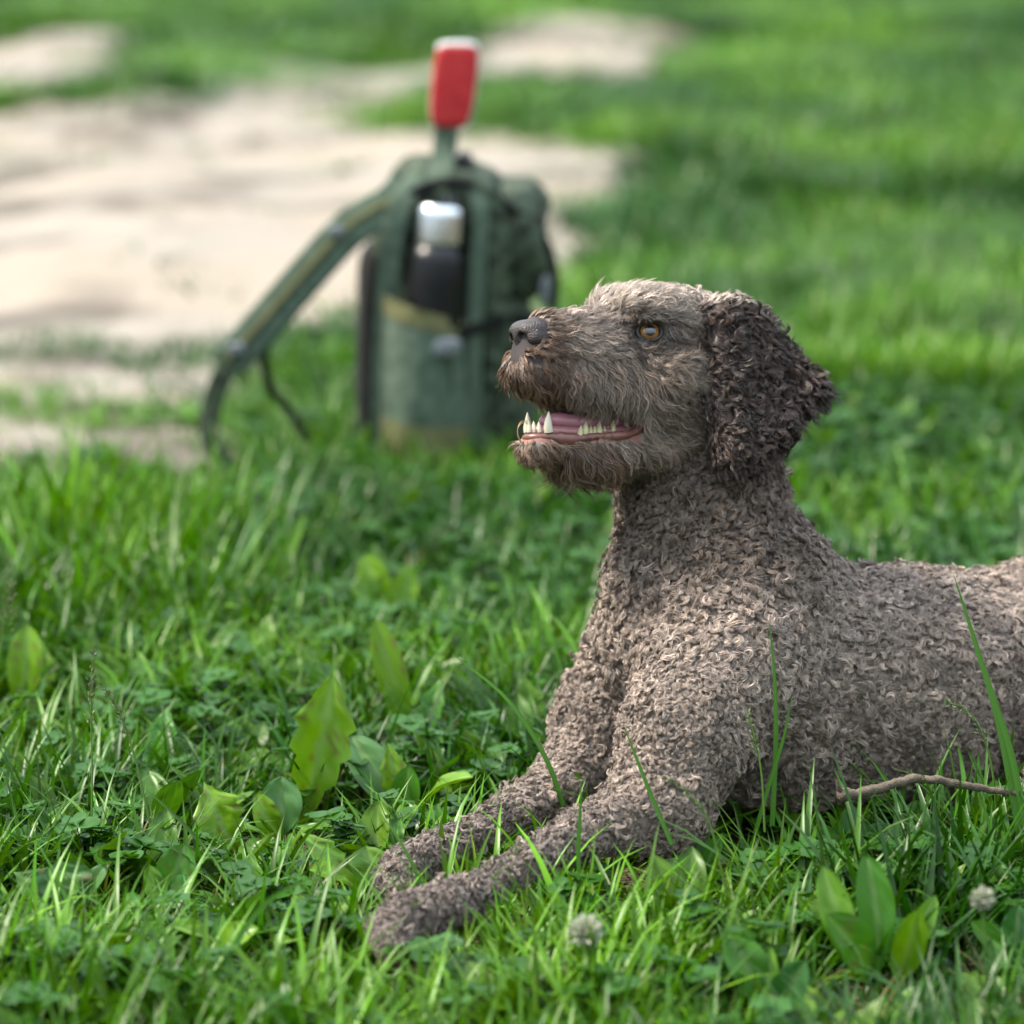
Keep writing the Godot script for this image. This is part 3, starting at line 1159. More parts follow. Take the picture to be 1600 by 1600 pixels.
func build_face() -> void:
	# nose pad
	var nf := Field.new(hd(104, 6, 0) - Vector3.ONE * 0.034, hd(104, 6, 0) + Vector3.ONE * 0.034, 0.0012)
	var c := func(a: Array, e: Array, k: float, carve: bool): nf.capsule(hd(a[0], a[1], a[2]), a[3] * 0.001, hd(e[0], e[1], e[2]), e[3] * 0.001, k * 0.001, carve)
	c.call([96, 9, 9, 11], [96, 9, -9, 11], 5.0, false)
	c.call([104, 9, 6, 9], [104, 9, -6, 9], 5.0, false)
	for s: float in [-1.0, 1.0]:
		c.call([101, 3, s * 13.5, 7.0], [91, 3, s * 15.5, 7.0], 3.0, false)
	c.call([107, 4, 0, 5.5], [104, -12, 0, 5.0], 4.0, false)
	c.call([101, -10, 7, 4.5], [101, -10, -7, 4.5], 4.0, false)
	for s: float in [-1.0, 1.0]:
		c.call([118, 4.5, s * 7.5, 4.2], [98, 3.5, s * 9.0, 3.6], 1.2, true)
		c.call([108, -2.5, s * 10.0, 2.2], [94, -5.5, s * 22.0, 1.6], 1.0, true)
	c.call([115, 8, 0, 0.6], [111, -19, 0, 0.9], 1.0, true)
	var nb := Buf.new()
	nf.surface(nb, Color(0.030, 0.023, 0.022))
	var leather := paint(Color.WHITE, 0.34, 0.4, true)
	bumps(leather, 0.05, 0.09, 24.0, 21)
	part(dog, "nose", nb.mesh(), leather, "grey-brown leathery nose")

	# eyes
	var wet := paint(Color.WHITE, 0.06, 0.6, true)
	wet.clearcoat_enabled = true
	wet.clearcoat = 1.0
	wet.clearcoat_roughness = 0.02
	for s: float in [1.0, -1.0]:
		var o := hd(-5, 9.5, s * 29.0)
		var gaze: Vector3 = (head_f * 0.44 + up_v * 0.16 + head_n * s * 0.88).normalized()
		var ball := cap_of(o, gaze, 0.0118, 0.0, PI, 0.0, func(_a, _w): return Color(0.035, 0.022, 0.016))
		var eye := part(dog, "eye", ball.mesh(true), wet)
		var iris := cap_of(o, gaze, 0.0120, 0.0, 0.80, 0.003, func(a, w): return Color(0.035, 0.02, 0.01) if a > 0.72 else Color(0.27, 0.125, 0.032) * (0.75 + 0.45 * n3.get_noise_2d(w * 160.0, a * 60.0) + 0.3 * smoothstep(0.35, 0.65, a)))
		part(eye, "iris", iris.mesh(true), wet, "amber iris")
		var pupil := cap_of(o + gaze * 0.00085, gaze, 0.0121, 0.0, 0.40, 0.003, func(_a, _w): return Color(0.004, 0.004, 0.005))
		part(eye, "pupil", pupil.mesh(true), wet)
		var lid := Buf.new()
		var ring := PackedVector3Array()
		var rr := PackedFloat32Array()
		var x := gaze.cross(up_v).normalized()
		var y := x.cross(gaze).normalized()
		for k in 33:
			var w := TAU * k / 32.0
			ring.append(o + gaze * 0.0082 + x * cos(w) * 0.0108 + y * sin(w) * 0.0084)
			rr.append(0.0021)
		lid.tube(ring, rr, 8, Color(0.022, 0.016, 0.014))
		part(eye, "eyelid", lid.mesh(), paint(Color.WHITE, 0.45, 0.5, true))

	# mouth: tongue, gum, lip, teeth
	var flesh := paint(Color.WHITE, 0.28, 0.5, true)
	flesh.subsurf_scatter_enabled = true
	flesh.subsurf_scatter_strength = 0.25
	var tf := Field.new(hd(35, -68, 0) - Vector3.ONE * 0.075, hd(35, -68, 0) + Vector3.ONE * 0.075, 0.0022)
	var t := func(a: Array, e: Array, k: float): tf.capsule(hd(a[0], a[1], a[2]), a[3] * 0.001, hd(e[0], e[1], e[2]), e[3] * 0.001, k * 0.001)
	t.call([-10, -66, 8, 10], [50, -67, 12, 7], 6.0)
	t.call([-10, -66, -8, 10], [50, -67, -12, 7], 6.0)
	t.call([50, -67, 12, 7], [76, -66, 7, 6], 6.0)
	t.call([50, -67, -12, 7], [76, -66, -7, 6], 6.0)
	t.call([70, -66, 4, 6], [83, -67, 0, 5], 6.0)
	var tb := Buf.new()
	tf.surface(tb, Color(0.33, 0.145, 0.175))
	part(dog, "tongue", tb.mesh(), flesh, "pink tongue behind the lower teeth")
	var lip := Buf.new()
	var rim := []
	for p in [[4, -70, 31], [12, -76, 30], [30, -79.5, 29], [52, -81, 25], [70, -81, 20], [88, -80.5, 14], [97, -80, 7], [99, -80, 0], [97, -80, -7], [88, -80.5, -14], [70, -81, -20], [52, -81, -25], [30, -79.5, -29], [12, -76, -30], [4, -70, -31]]:
		rim.append(hd(p[0], p[1] + 2.2 * n2.get_noise_1d(p[0] * 9.0), p[2]))
	var line := smooth_line(rim, 60)
	var lr := PackedFloat32Array()
	for k in line.size():
		lr.append(0.0040 + 0.0012 * n2.get_noise_1d(k * 11.0) + (0.0022 if absi(k - 20) < 3 or absi(k - 40) < 3 else 0.0))
	lip.tube(line, lr, 10, Color(0.14, 0.058, 0.046))
	part(dog, "lip", lip.mesh(true), flesh, "wet pinkish-brown lower lip")
	var gum := Buf.new()
	var gum_rim := []
	for p in [[8, -74, 22], [40, -76, 19], [70, -76, 16], [90, -75, 10], [95, -75, 0], [90, -75, -10], [70, -76, -16], [40, -76, -19], [8, -74, -22]]:
		gum_rim.append(hd(p[0], p[1], p[2]))
	line = smooth_line(gum_rim, 40)
	lr = PackedFloat32Array()
	lr.resize(line.size())
	lr.fill(0.0052)
	gum.tube(line, lr, 10, Color(0.24, 0.10, 0.10))
	part(dog, "gum", gum.mesh(true), flesh)
	var enamel := paint(Color(0.52, 0.47, 0.36), 0.25, 0.5)
	var shaded_enamel := paint(Color(0.40, 0.35, 0.19), 0.3, 0.5)  # molar enamel, dulled and yellowed to paint in the shade of the mouth
	for s: float in [1.0, -1.0]:
		part(dog, "canine_tooth", tooth(hd(88, -76, s * 14.5), hd(91.5, -58.5, s * 16.5), 0.0042, head_f * -1.0).mesh(true), enamel)
		for k in 3:
			var n: float = s * (2.2 + k * 4.0)
			part(dog, "incisor_tooth", tooth(hd(99.0 - k * 2.4, -76, n), hd(101.0 - k * 2.4, -66.0 - k * 0.5, n * 1.06), 0.0027, head_f * -0.5, 0.8).mesh(true), enamel)
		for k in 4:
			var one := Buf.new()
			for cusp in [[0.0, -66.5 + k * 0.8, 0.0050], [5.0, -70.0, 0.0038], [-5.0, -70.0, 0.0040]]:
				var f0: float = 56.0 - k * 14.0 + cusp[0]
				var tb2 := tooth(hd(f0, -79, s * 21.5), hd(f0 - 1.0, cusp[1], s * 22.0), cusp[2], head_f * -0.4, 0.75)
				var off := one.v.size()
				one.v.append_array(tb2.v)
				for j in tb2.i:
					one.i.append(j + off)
			part(dog, "molar_tooth", one.mesh(true), shaded_enamel)
	# the long curled whisker hairs at the chin
	var whisk := Buf.new()
	for k in 4:
		var pts := PackedVector3Array()
		var radii := PackedFloat32Array()
		for j in 16:
			var w := j / 15.0 * 3.7
			pts.append(hd(98, -88, 6) + head_f * (0.004 + 0.008 * sin(w) + 0.004 * k * 0.2) + up_v * (0.011 * (1.0 - cos(w)) * (1.0 - 0.04 * k)) + head_n * 0.001 * k + side_v * -0.004 * sin(w * 0.5))
			radii.append(0.00035 * (1.0 - 0.03 * j))
		whisk.tube(pts, radii, 4, Color(0.30, 0.17, 0.07))
	part(dog, "whisker", whisk.mesh(), paint(Color.WHITE, 0.4, 0.5, true))

func smooth_line(pts: Array, count: int) -> PackedVector3Array:
	var c := Curve3D.new()
	for k in pts.size():
		var before: Vector3 = pts[maxi(k - 1, 0)]
		var after: Vector3 = pts[mini(k + 1, pts.size() - 1)]
		var t := (after - before) / 6.0
		c.add_point(pts[k], -t, t)
	c.bake_interval = c.get_baked_length() / (count * 3.0)
	var out := PackedVector3Array()
	for k in count + 1:
		out.append(c.sample_baked(c.get_baked_length() * k / count, true))
	return out

# ---------------------------------------------------------------- the backpack and what it carries

var pack_z: float

func bp(px: float, py: float, out := 0.0) -> Vector3:
	return upright(px, py, pack_z + out)

# a soft box: a rounded block between two corners, with sag and lumps
func pillow(lo: Vector3, hi: Vector3, square: float, lump: float, sd: float, taper := 0.0, lean := Vector3.ZERO) -> Buf:
	var b := Buf.new()
	var mid := (lo + hi) * 0.5
	var half := (hi - lo) * 0.5
	var rows := 26
	var cols := 40
	for r in rows + 1:
		var a := PI * (float(r) / rows - 0.5)
		for s in cols:
			var w := TAU * s / cols
			var d := Vector3(cos(a) * cos(w), sin(a), cos(a) * sin(w))
			var m := pow(pow(absf(d.x), square) + pow(absf(d.y), square) + pow(absf(d.z), square), -1.0 / square)
			d *= m
			var p := Vector3(d.x * half.x * (1.0 - taper * maxf(d.y, 0.0)), d.y * half.y, d.z * half.z * (1.0 - taper * maxf(d.y, 0.0)))
			p += lean * (d.y * 0.5 + 0.5)
			p += d * lump * n2.get_noise_3dv((mid + p) * 420.0 + Vector3(sd, sd, 0))
			b.v.append(mid + p)
	b.grid(0, rows + 1, cols, true)
	return b

func strap(pts: Array, width: float, thick: float, across: Vector3, count := 28) -> Buf:
	var b := Buf.new()
	var line := smooth_line(pts, count)
	for k in line.size():
		var t := (line[mini(k + 1, line.size() - 1)] - line[maxi(k - 1, 0)]).normalized()
		var s := (across - t * across.dot(t)).normalized()
		var n := t.cross(s)
		for e in [[-1, -1], [-0.85, -1.3], [0, -1.45], [0.85, -1.3], [1, -1], [1, 1], [0.85, 1.3], [0, 1.45], [-0.85, 1.3], [-1, 1]]:
			b.v.append(line[k] + s * (e[0] * width * 0.5) + n * (e[1] * thick * 0.5))
	b.grid(0, line.size(), 10, true)
	for e in [0, line.size() - 1]:
		var start := b.v.size()
		b.v.append(line[e])
		for s in 10:
			b.i.append_array([start, e * 10 + s, e * 10 + (s + 1) % 10])
	return b

func lathe(base: Vector3, axis: Vector3, profile: Array, sides := 40) -> Buf:
	var b := Buf.new()
	var x := axis.cross(Vector3.FORWARD).normalized()
	var y := axis.cross(x).normalized()
	for p in profile:
		for s in sides:
			var w := TAU * s / sides
			b.v.append(base + axis * p[0] + (x * cos(w) + y * sin(w)) * p[1])
	b.grid(0, profile.size(), sides, true)
	return b

func cloth(c1: Color, c2: Color, sd: int) -> StandardMaterial3D:
	var m := paint(Color.WHITE, 0.85, 0.35)
	m.albedo_texture = noise_tex(0.012, c1, c2, 512, 4, sd)
	bumps(m, 0.3, 0.05, 6.0, sd + 1)
	m.uv1_scale = Vector3.ONE * 5.0
	return m

func build_pack() -> void:
	pack_z = spot(690, 745).z
	var foot := spot(690, 745)
	var pack := thing("backpack", foot, "green hiking backpack standing on the sandy path edge behind the dog", "backpack")
	var green := cloth(Color(0.014, 0.020, 0.013), Color(0.085, 0.115, 0.078), 31)
	var camo: Gradient = (green.albedo_texture as NoiseTexture2D).color_ramp
	camo.add_point(0.38, Color(0.016, 0.023, 0.015).linear_to_srgb())
	camo.add_point(0.46, Color(0.050, 0.066, 0.040).linear_to_srgb())
	camo.add_point(0.62, Color(0.056, 0.076, 0.050).linear_to_srgb())
	var dark := green
	var sage := cloth(Color(0.034, 0.054, 0.036), Color(0.105, 0.142, 0.104), 35)
	var khaki := cloth(Color(0.085, 0.085, 0.036), Color(0.14, 0.135, 0.062), 37)
	var web := cloth(Color(0.004, 0.0045, 0.0045), Color(0.010, 0.011, 0.010), 39)
	var buckle := paint(Color(0.012, 0.012, 0.013), 0.4)
	var silver := paint(Color(0.13, 0.14, 0.15), 0.4, 0.45)
	var deep := 0.13
	# main compartment, with back panel and hood
	part(pack, "main_compartment", pillow(bp(592, 742, -deep) , bp(792, 288, deep * 0.62), 4.5, 0.022, 3.0, 0.12).mesh(true), dark)
	part(pack, "hood", pillow(bp(606, 390, -deep * 0.9), bp(785, 255, deep * 0.66), 3.2, 0.022, 8.0, 0.25).mesh(true), green)
	part(pack, "back_panel", pillow(bp(566, 738, -deep), bp(604, 395, deep * 0.6), 3.5, 0.006, 12.0).mesh(true), web)
	part(pack, "front_pocket", pillow(bp(768, 462, -deep * 0.9), bp(857, 292, deep * 0.55), 2.8, 0.020, 15.0, -0.1).mesh(true), green)
	part(pack, "lower_pocket", pillow(bp(755, 742, -deep * 0.9), bp(838, 440, deep * 0.5), 3.2, 0.020, 18.0).mesh(true), dark)
	part(pack, "flap", strap([bp(700, 285, 0.09), bp(745, 300, 0.095), bp(775, 350, 0.093), bp(780, 470, 0.088), bp(775, 600, 0.085)], 0.03, 0.006, Vector3(1, 0.3, 0)).mesh(true), dark)
	# bottle pocket: a cup with a sloping khaki hem
	var cup := Buf.new()
	var hem := Buf.new()
	var foot_band := Buf.new()
	var cx := bp(662, 600, deep * 0.55 + 0.035)
	var half := (bp(724, 600, deep * 0.55) - bp(600, 600, deep * 0.55)).x * 0.5
	var base_y := foot.y + 0.01
	for band in [[cup, 0.0, 1.0], [hem, 0.90, 1.0], [foot_band, 0.16, 0.36]]:
		var bb: Buf = band[0]
		for r in 13:
			var u := lerpf(band[1], band[2], r / 12.0)
			for s in 33:
				var w := -0.15 + (PI + 0.3) * s / 32.0
				var top := bp(662, 472 + 14.0 * -cos(w) * 1.4, deep * 0.55).y
				var bulge := (1.0 + 0.09 * sin(u * PI)) * (1.0 if band[1] == 0.0 else 1.025)
				bb.v.append(Vector3(cx.x - cos(w) * half * bulge, lerpf(base_y, top, u), cx.z - 0.02 + sin(w) * 0.066 * bulge) + Vector3(0, 0, 0.004) * n2.get_noise_2d(u * 160.0, w * 70.0))
		bb.grid(0, 13, 33)
	part(pack, "bottle_pocket", cup.mesh(true), sage)
	part(pack, "pocket_hem", hem.mesh(true), khaki)
	part(pack, "pocket_band", foot_band.mesh(true), khaki)
	part(pack, "compression_strap", strap([bp(742, 290, 0.09), bp(752, 330, 0.105), bp(748, 400, 0.105), bp(742, 500, 0.10), bp(738, 620, 0.10), bp(735, 720, 0.09)], 0.022, 0.004, Vector3(1, 0, -0.3)).mesh(true), sage)
	part(pack, "compression_strap", strap([bp(716, 520, 0.125), bp(750, 512, 0.10), bp(800, 498, 0.085), bp(842, 500, 0.06)], 0.016, 0.004, Vector3(0, 1, 0.2)).mesh(true), web)
	part(pack, "lid_strap", strap([bp(622, 330, 0.085), bp(650, 300, 0.095), bp(700, 286, 0.10), bp(760, 300, 0.09), bp(800, 330, 0.08), bp(850, 350, 0.055)], 0.014, 0.004, Vector3(0, 1, 0.3)).mesh(true), web)
	# shoulder straps
	part(pack, "shoulder_strap", strap([bp(640, 285, 0.06), bp(612, 318, 0.07), bp(575, 338, 0.085), bp(535, 368, 0.09), bp(470, 440, 0.09), bp(400, 520, 0.085), bp(358, 566, 0.08)], 0.050, 0.010, Vector3(0.7, -0.7, 0.25), 40).mesh(true), sage, "padded green strap arching out to the left")
	part(pack, "strap_piping", strap([bp(612, 312, 0.078), bp(575, 330, 0.095), bp(533, 362, 0.10), bp(468, 434, 0.10), bp(398, 514, 0.095), bp(356, 560, 0.09)], 0.008, 0.004, Vector3(0.7, -0.7, 0.25), 30).mesh(true), khaki)
	part(pack, "shoulder_strap", strap([bp(660, 275, 0.075), bp(625, 320, 0.095), bp(610, 400, 0.095), bp(604, 500, 0.09), bp(600, 600, 0.085), bp(600, 715, 0.08)], 0.030, 0.008, Vector3(1, 0, 0.1)).mesh(true), sage, "green strap running down the back edge")
	part(pack, "webbing", strap([bp(420, 505, 0.06), bp(412, 560, 0.05), bp(425, 610, 0.05), bp(455, 645, 0.05), bp(485, 690, 0.05), bp(560, 735, 0.03)], 0.013, 0.003, Vector3(0.8, 0.4, 0.4)).mesh(true), web)
	part(pack, "webbing", strap([bp(366, 556, 0.082), bp(342, 600, 0.072), bp(330, 640, 0.06), bp(328, 680, 0.06), bp(360, 735, 0.06)], 0.028, 0.003, Vector3(0.9, -0.3, 0.3)).mesh(true), green)
	part(pack, "webbing", strap([bp(845, 360, 0.06), bp(862, 400, 0.06), bp(868, 450, 0.06), bp(858, 520, 0.05)], 0.010, 0.003, Vector3(0.9, 0.2, 0.3)).mesh(true), web)
	for p in [[525, 362, 0.105], [370, 545, 0.10]]:
		part(pack, "strap_adjuster", pillow(bp(p[0] - 13, p[1] + 9, p[2] - 0.006), bp(p[0] + 13, p[1] - 9, p[2] + 0.003), 3.0, 0.0, 2.0).mesh(true), silver)
	part(pack, "cord_lock", pillow(bp(672, 556, 0.145), bp(716, 536, 0.158), 2.6, 0.002, 4.0, 0.0, Vector3(0.006, 0.006, 0)).mesh(true), silver)
	part(pack, "draw_cord", strap([bp(700, 545, 0.15), bp(706, 600, 0.14), bp(690, 660, 0.14), bp(672, 690, 0.14)], 0.005, 0.004, Vector3.RIGHT).mesh(true), dark)
	part(pack, "top_buckle", pillow(bp(708, 268, 0.0), bp(738, 238, 0.03), 3.5, 0.0, 6.0).mesh(true), buckle)
	part(pack, "carry_loop", strap([bp(684, 300, 0.088), bp(688, 275, 0.075), bp(694, 240, 0.055), bp(698, 196, 0.05)], 0.031, 0.005, Vector3(1, 0, 0.15)).mesh(true), sage, "green webbing loop rising from the hood")
	for k in 2:
		part(pack, "zipper", strap([bp(706 + k * 9, 275, 0.088), bp(700 + k * 10, 300, 0.094), bp(697 + k * 10, 330, 0.094)], 0.003, 0.003, Vector3.RIGHT).mesh(true), silver)
	part(pack, "dangling_clip", pillow(bp(842, 478, 0.04), bp(862, 432, 0.055), 3.0, 0.0, 7.0).mesh(true), silver)

	# the bottle in the side pocket
	var low := bp(664, 690, deep * 0.55 + 0.040)
	var axis := (bp(690, 320, deep * 0.55 + 0.030) - low).normalized()
	var length := (bp(690, 318, deep * 0.55 + 0.030) - low).length()
	var bottle := thing("bottle", low, "black insulated bottle with a shiny steel cap in the backpack's side pocket", "bottle")
	var black := paint(Color(0.004, 0.004, 0.005), 0.32, 0.4)
	var steel := paint(Color(0.72, 0.74, 0.78), 0.22, 0.5)
	steel.metallic = 1.0
	var r := 0.0375
	var neck := length - 0.053
	part(bottle, "flask", lathe(low, axis, [[0.0, 0.0], [0.0, r - 0.004], [0.004, r], [neck - 0.05, r], [neck - 0.02, r * 0.94], [neck, r * 0.84], [neck, 0.0]]).mesh(true), black)
	part(bottle, "cap", lathe(low, axis, [[neck + 0.001, 0.0], [neck + 0.001, 0.0305], [neck + 0.004, 0.0315], [neck + 0.04, 0.0315], [neck + 0.048, 0.0295], [neck + 0.0525, 0.024], [neck + 0.054, 0.0]]).mesh(true), steel)

	# the red paddle-shaped dummy standing in the loop
	var tag := thing("training_dummy", bp(706, 198, 0.05), "flat red rounded dummy with a white end sticking up above the backpack", "dummy")
	var red := paint(Color.WHITE, 0.75, 0.4)
	red.albedo_texture = noise_tex(0.02, Color(0.36, 0.010, 0.014), Color(0.46, 0.035, 0.035), 256, 4, 51)
	red.uv1_triplanar = true
	red.uv1_scale = Vector3.ONE * 8.0
	var white := paint(Color(0.40, 0.42, 0.41), 0.7)
	var core := Buf.new()
	var outline := PackedVector2Array()
	for k in 48:
		var a := TAU * k / 48.0
		var e := 5.0
		var m := pow(pow(absf(cos(a)), e) + pow(absf(sin(a)), e), -1.0 / e)
		outline.append(Vector2(cos(a), sin(a)) * m)
	var lo := bp(702, 199, 0.05)
	var hi := bp(716, 67, 0.05)
	var mid := (lo + hi) * 0.5
	var upw := (hi - lo) * 0.5
	var wide := (bp(744, 140, 0.05) - bp(675, 140, 0.05)).x * 0.5
	for layer in [[-0.010, 0.80], [-0.010, 0.94], [-0.006, 1.0], [0.006, 1.0], [0.010, 0.94], [0.011, 0.80], [0.0125, 0.0]]:
		for p in outline:
			var pinch := 1.0 - 0.10 * maxf(-p.y, 0.0)
			core.v.append(mid + upw * p.y * layer[1] + Vector3(p.x * wide * layer[1] * pinch, 0, layer[0] + 0.0))
	core.grid(0, 7, 48, true)
	part(tag, "pad", core.mesh(true), red)
	part(tag, "end_cap", pillow(bp(681, 84, 0.040), bp(749, 64, 0.060), 3.0, 0.001, 2.0, 0.1).mesh(true), white, "white end of the dummy")
	part(tag, "edge_band", strap([bp(681, 90, 0.05), bp(676, 130, 0.05), bp(672, 165, 0.05), bp(678, 196, 0.05), bp(702, 202, 0.05), bp(728, 196, 0.05), bp(740, 165, 0.05), bp(748, 90, 0.05)], 0.004, 0.002, Vector3(0, 0, 1), 40).mesh(true), white)

# ---------------------------------------------------------------- single plants that stand out

var tones := [Color(0.048, 0.150, 0.014), Color(0.105, 0.215, 0.008), Color(0.030, 0.105, 0.022), Color(0.060, 0.145, 0.045), Color(0.090, 0.200, 0.018)]

# leaves: root x, root y, tip x, tip y, width, how far the tip comes forward (m), up-facing share, arch, kind, tone, blemishes
func plant(called: String, label: String, category: String, gx: float, gy: float, leaves: Array, group := "") -> Node3D:
	var foot := spot(gx, gy)
	var t0 := FOCUS - (foot - cam_pos).dot(-back_v)
	var o := thing(called, foot, label, category, group)
	var scale := (FOCUS - t0) / LENS
	clearings.append(foot)
	for l in leaves:
		var root := at(l[0], l[1], t0)
		var tip := at(l[2], l[3], t0 + l[5])
		clearings.append(root)
		root.y = maxf(root.y, 0.006)
		var facing: Vector3 = (Vector3.UP * l[6] + back_v * (1.0 - l[6]) + jitter(0.22)).normalized()
		var one := leaf(root, tip, l[4] * scale * 1.12, facing, l[7], l[8], tones[l[9]], l[10])
		part(o, "leaf", one.mesh(true), leaf_mat)
	return o

func build_plants() -> void:
	plant("dandelion", "large upright toothed dandelion leaf left of the dog's paws, yellowish green", "dandelion", 468, 1300, [[468, 1290, 522, 1048, 96, 0.01, 0.15, 0.05, 1, 1, 0.04], [455, 1292, 395, 1246, 44, 0.02, 0.5, 0.1, 0, 1, 0.05], [470, 1292, 505, 1300, 60, 0.03, 0.7, 0.1, 1, 0, 0.0]])
	plant("dandelion", "ragged dandelion leaf with dark blotches, below the large toothed leaf", "dandelion", 360, 1345, [[372, 1340, 318, 1222, 80, 0.0, 0.25, 0.08, 1, 1, 0.16], [365, 1340, 300, 1300, 40, 0.02, 0.7, 0.12, 1, 0, 0.05]])
	plant("plantain", "plantain with a round bluish leaf beside the ragged dandelion leaf", "plantain", 440, 1330, [[440, 1320, 440, 1212, 60, 0.0, 0.35, 0.06, 0, 3, 0.0], [446, 1322, 402, 1240, 38, 0.01, 0.2, 0.14, 0, 1, 0.06], [440, 1325, 300, 1312, 62, 0.02, 0.85, 0.12, 0, 4, 0.03], [450, 1325, 385, 1372, 70, 0.06, 0.85, 0.10, 0, 1, 0.02]])
	plant("plantain", "plantain with a long upright leaf in the left foreground beside two short ones", "plantain", 262, 1440, [[250, 1430, 290, 1318, 56, 0.0, 0.3, 0.05, 0, 0, 0.1], [252, 1432, 232, 1350, 30, 0.01, 0.2, 0.1, 0, 4, 0.0], [262, 1430, 305, 1375, 50, 0.02, 0.5, 0.1, 0, 2, 0.02], [248, 1436, 195, 1420, 44, 0.04, 0.8, 0.18, 0, 0, 0.0]])
	plant("plantain", "plantain with a dull spotted leaf lying at the left edge of the grass", "plantain", 110, 1440, [[120, 1432, 90, 1345, 82, 0.0, 0.45, 0.06, 0, 3, 0.2], [100, 1436, 20, 1362, 66, 0.0, 0.6, 0.12, 1, 2, 0.3], [130, 1432, 170, 1350, 34, 0.01, 0.5, 0.1, 0, 3, 0.0]])
	plant("plantain", "plantain with bright flat leaves right beside the far paw", "plantain", 570, 1420, [[585, 1410, 568, 1322, 62, -0.01, 0.25, 0.06, 0, 4, 0.02], [575, 1412, 480, 1358, 46, 0.03, 0.75, 0.12, 0, 1, 0.0], [560, 1410, 470, 1300, 44, 0.0, 0.5, 0.15, 1, 4, 0.1]])
	plant("dandelion", "dandelion with two wide yellow-green leaves in the left front grass", "dandelion", 335, 1525, [[335, 1510, 265, 1448, 46, 0.03, 0.7, 0.2, 0, 1, 0.0], [340, 1510, 405, 1450, 48, 0.02, 0.6, 0.2, 0, 1, 0.0], [340, 1512, 348, 1425, 22, 0.0, 0.3, 0.1, 0, 0, 0.0]])
	plant("dock_plant", "yellowish leafy plant standing just behind the far forearm", "plant", 635, 1295, [[632, 1290, 606, 1160, 44, 0.0, 0.3, 0.06, 1, 1, 0.06], [640, 1290, 640, 1195, 42, 0.02, 0.5, 0.08, 0, 0, 0.02], [630, 1290, 548, 1150, 60, -0.02, 0.6, 0.1, 0, 3, 0.0], [650, 1290, 740, 1215, 52, 0.03, 0.8, 0.14, 0, 1, 0.02]])
	plant("dock_plant", "tall soft-edged leaves in the blurred grass left of the chest", "plant", 640, 1180, [[645, 1170, 585, 965, 46, 0.0, 0.2, 0.05, 0, 1, 0.08], [655, 1172, 690, 1060, 40, 0.0, 0.5, 0.1, 1, 0, 0.0], [640, 1172, 600, 1060, 30, 0.02, 0.4, 0.1, 2, 4, 0.0]])
	plant("dock_plant", "bright blurred rosette behind the dog's chin in the grass", "plant", 605, 985, [[610, 980, 570, 865, 44, 0.0, 0.5, 0.1, 0, 1, 0.0], [612, 980, 640, 880, 46, 0.0, 0.5, 0.1, 1, 1, 0.0], [605, 980, 545, 915, 40, 0.02, 0.7, 0.1, 0, 4, 0.0]])
	plant("dock_plant", "slanting broad blades in the tall grass below the backpack strap", "plant", 350, 960, [[340, 930, 412, 786, 26, 0.0, 0.3, 0.04, 2, 3, 0.0], [420, 940, 478, 800, 24, 0.0, 0.3, 0.06, 2, 4, 0.0], [360, 950, 330, 915, 44, 0.03, 0.8, 0.1, 0, 3, 0.0]])
	plant("dock_plant", "yellow-green upright leaf at the left edge above the seed stalk", "plant", 40, 1140, [[30, 1130, 45, 975, 52, 0.0, 0.2, 0.06, 0, 1, 0.02], [45, 1130, 70, 1020, 30, 0.0, 0.4, 0.1, 2, 3, 0.0]])
	plant("plantain", "upright pointed plantain leaf against the dog's belly", "plantain", 1345, 1290, [[1350, 1275, 1340, 1116, 44, -0.01, 0.15, 0.04, 0, 3, 0.02], [1365, 1278, 1440, 1122, 24, 0.0, 0.2, 0.05, 0, 4, 0.04], [1340, 1280, 1275, 1200, 40, 0.02, 0.6, 0.12, 1, 2, 0.04], [1345, 1282, 1290, 1262, 50, 0.05, 0.85, 0.1, 0, 2, 0.0]])
	plant("plantain", "cluster of tall blade-like plantain leaves in the right foreground", "plantain", 1370, 1560, [[1372, 1545, 1352, 1332, 54, 0.0, 0.2, 0.05, 0, 0, 0.0], [1340, 1540, 1285, 1352, 48, 0.0, 0.25, 0.06, 0, 4, 0.0], [1355, 1548, 1290, 1428, 66, 0.03, 0.35, 0.08, 0, 0, 0.02], [1400, 1545, 1462, 1398, 36, 0.0, 0.3, 0.06, 0, 4, 0.0], [1395, 1550, 1435, 1420, 48, 0.03, 0.3, 0.06, 0, 1, 0.0]])
	plant("plantain", "plantain with blunt blurred leaves at the lower centre-right front", "plantain", 1185, 1600, [[1190, 1590, 1135, 1455, 60, 0.0, 0.3, 0.08, 0, 0, 0.0], [1200, 1590, 1260, 1500, 50, 0.02, 0.5, 0.1, 0, 2, 0.0], [1185, 1590, 1205, 1480, 34, 0.0, 0.3, 0.06, 2, 4, 0.0]])
	plant("plantain", "plantain at the right edge in front, partly out of the picture", "plantain", 1580, 1530, [[1575, 1520, 1592, 1412, 52, 0.0, 0.3, 0.08, 0, 2, 0.0], [1570, 1522, 1515, 1440, 40, 0.03, 0.5, 0.1, 0, 0, 0.0]])
	plant("plantain", "dark rough leaf lying low in front of the near elbow", "plantain", 990, 1425, [[990, 1412, 882, 1352, 52, 0.03, 0.8, 0.12, 0, 2, 0.06], [985, 1412, 895, 1395, 60, 0.05, 0.85, 0.08, 0, 4, 0.03], [1000, 1412, 1085, 1345, 40, 0.0, 0.5, 0.1, 0, 3, 0.12]])
	plant("clover_leaf_sprig", "folded yellow-green leaf between the dog's forelegs", "leaf", 890, 1335, [[878, 1300, 900, 1205, 44, 0.02, 0.2, 0.06, 0, 1, 0.0], [885, 1300, 880, 1265, 26, 0.03, 0.5, 0.1, 0, 1, 0.0]])
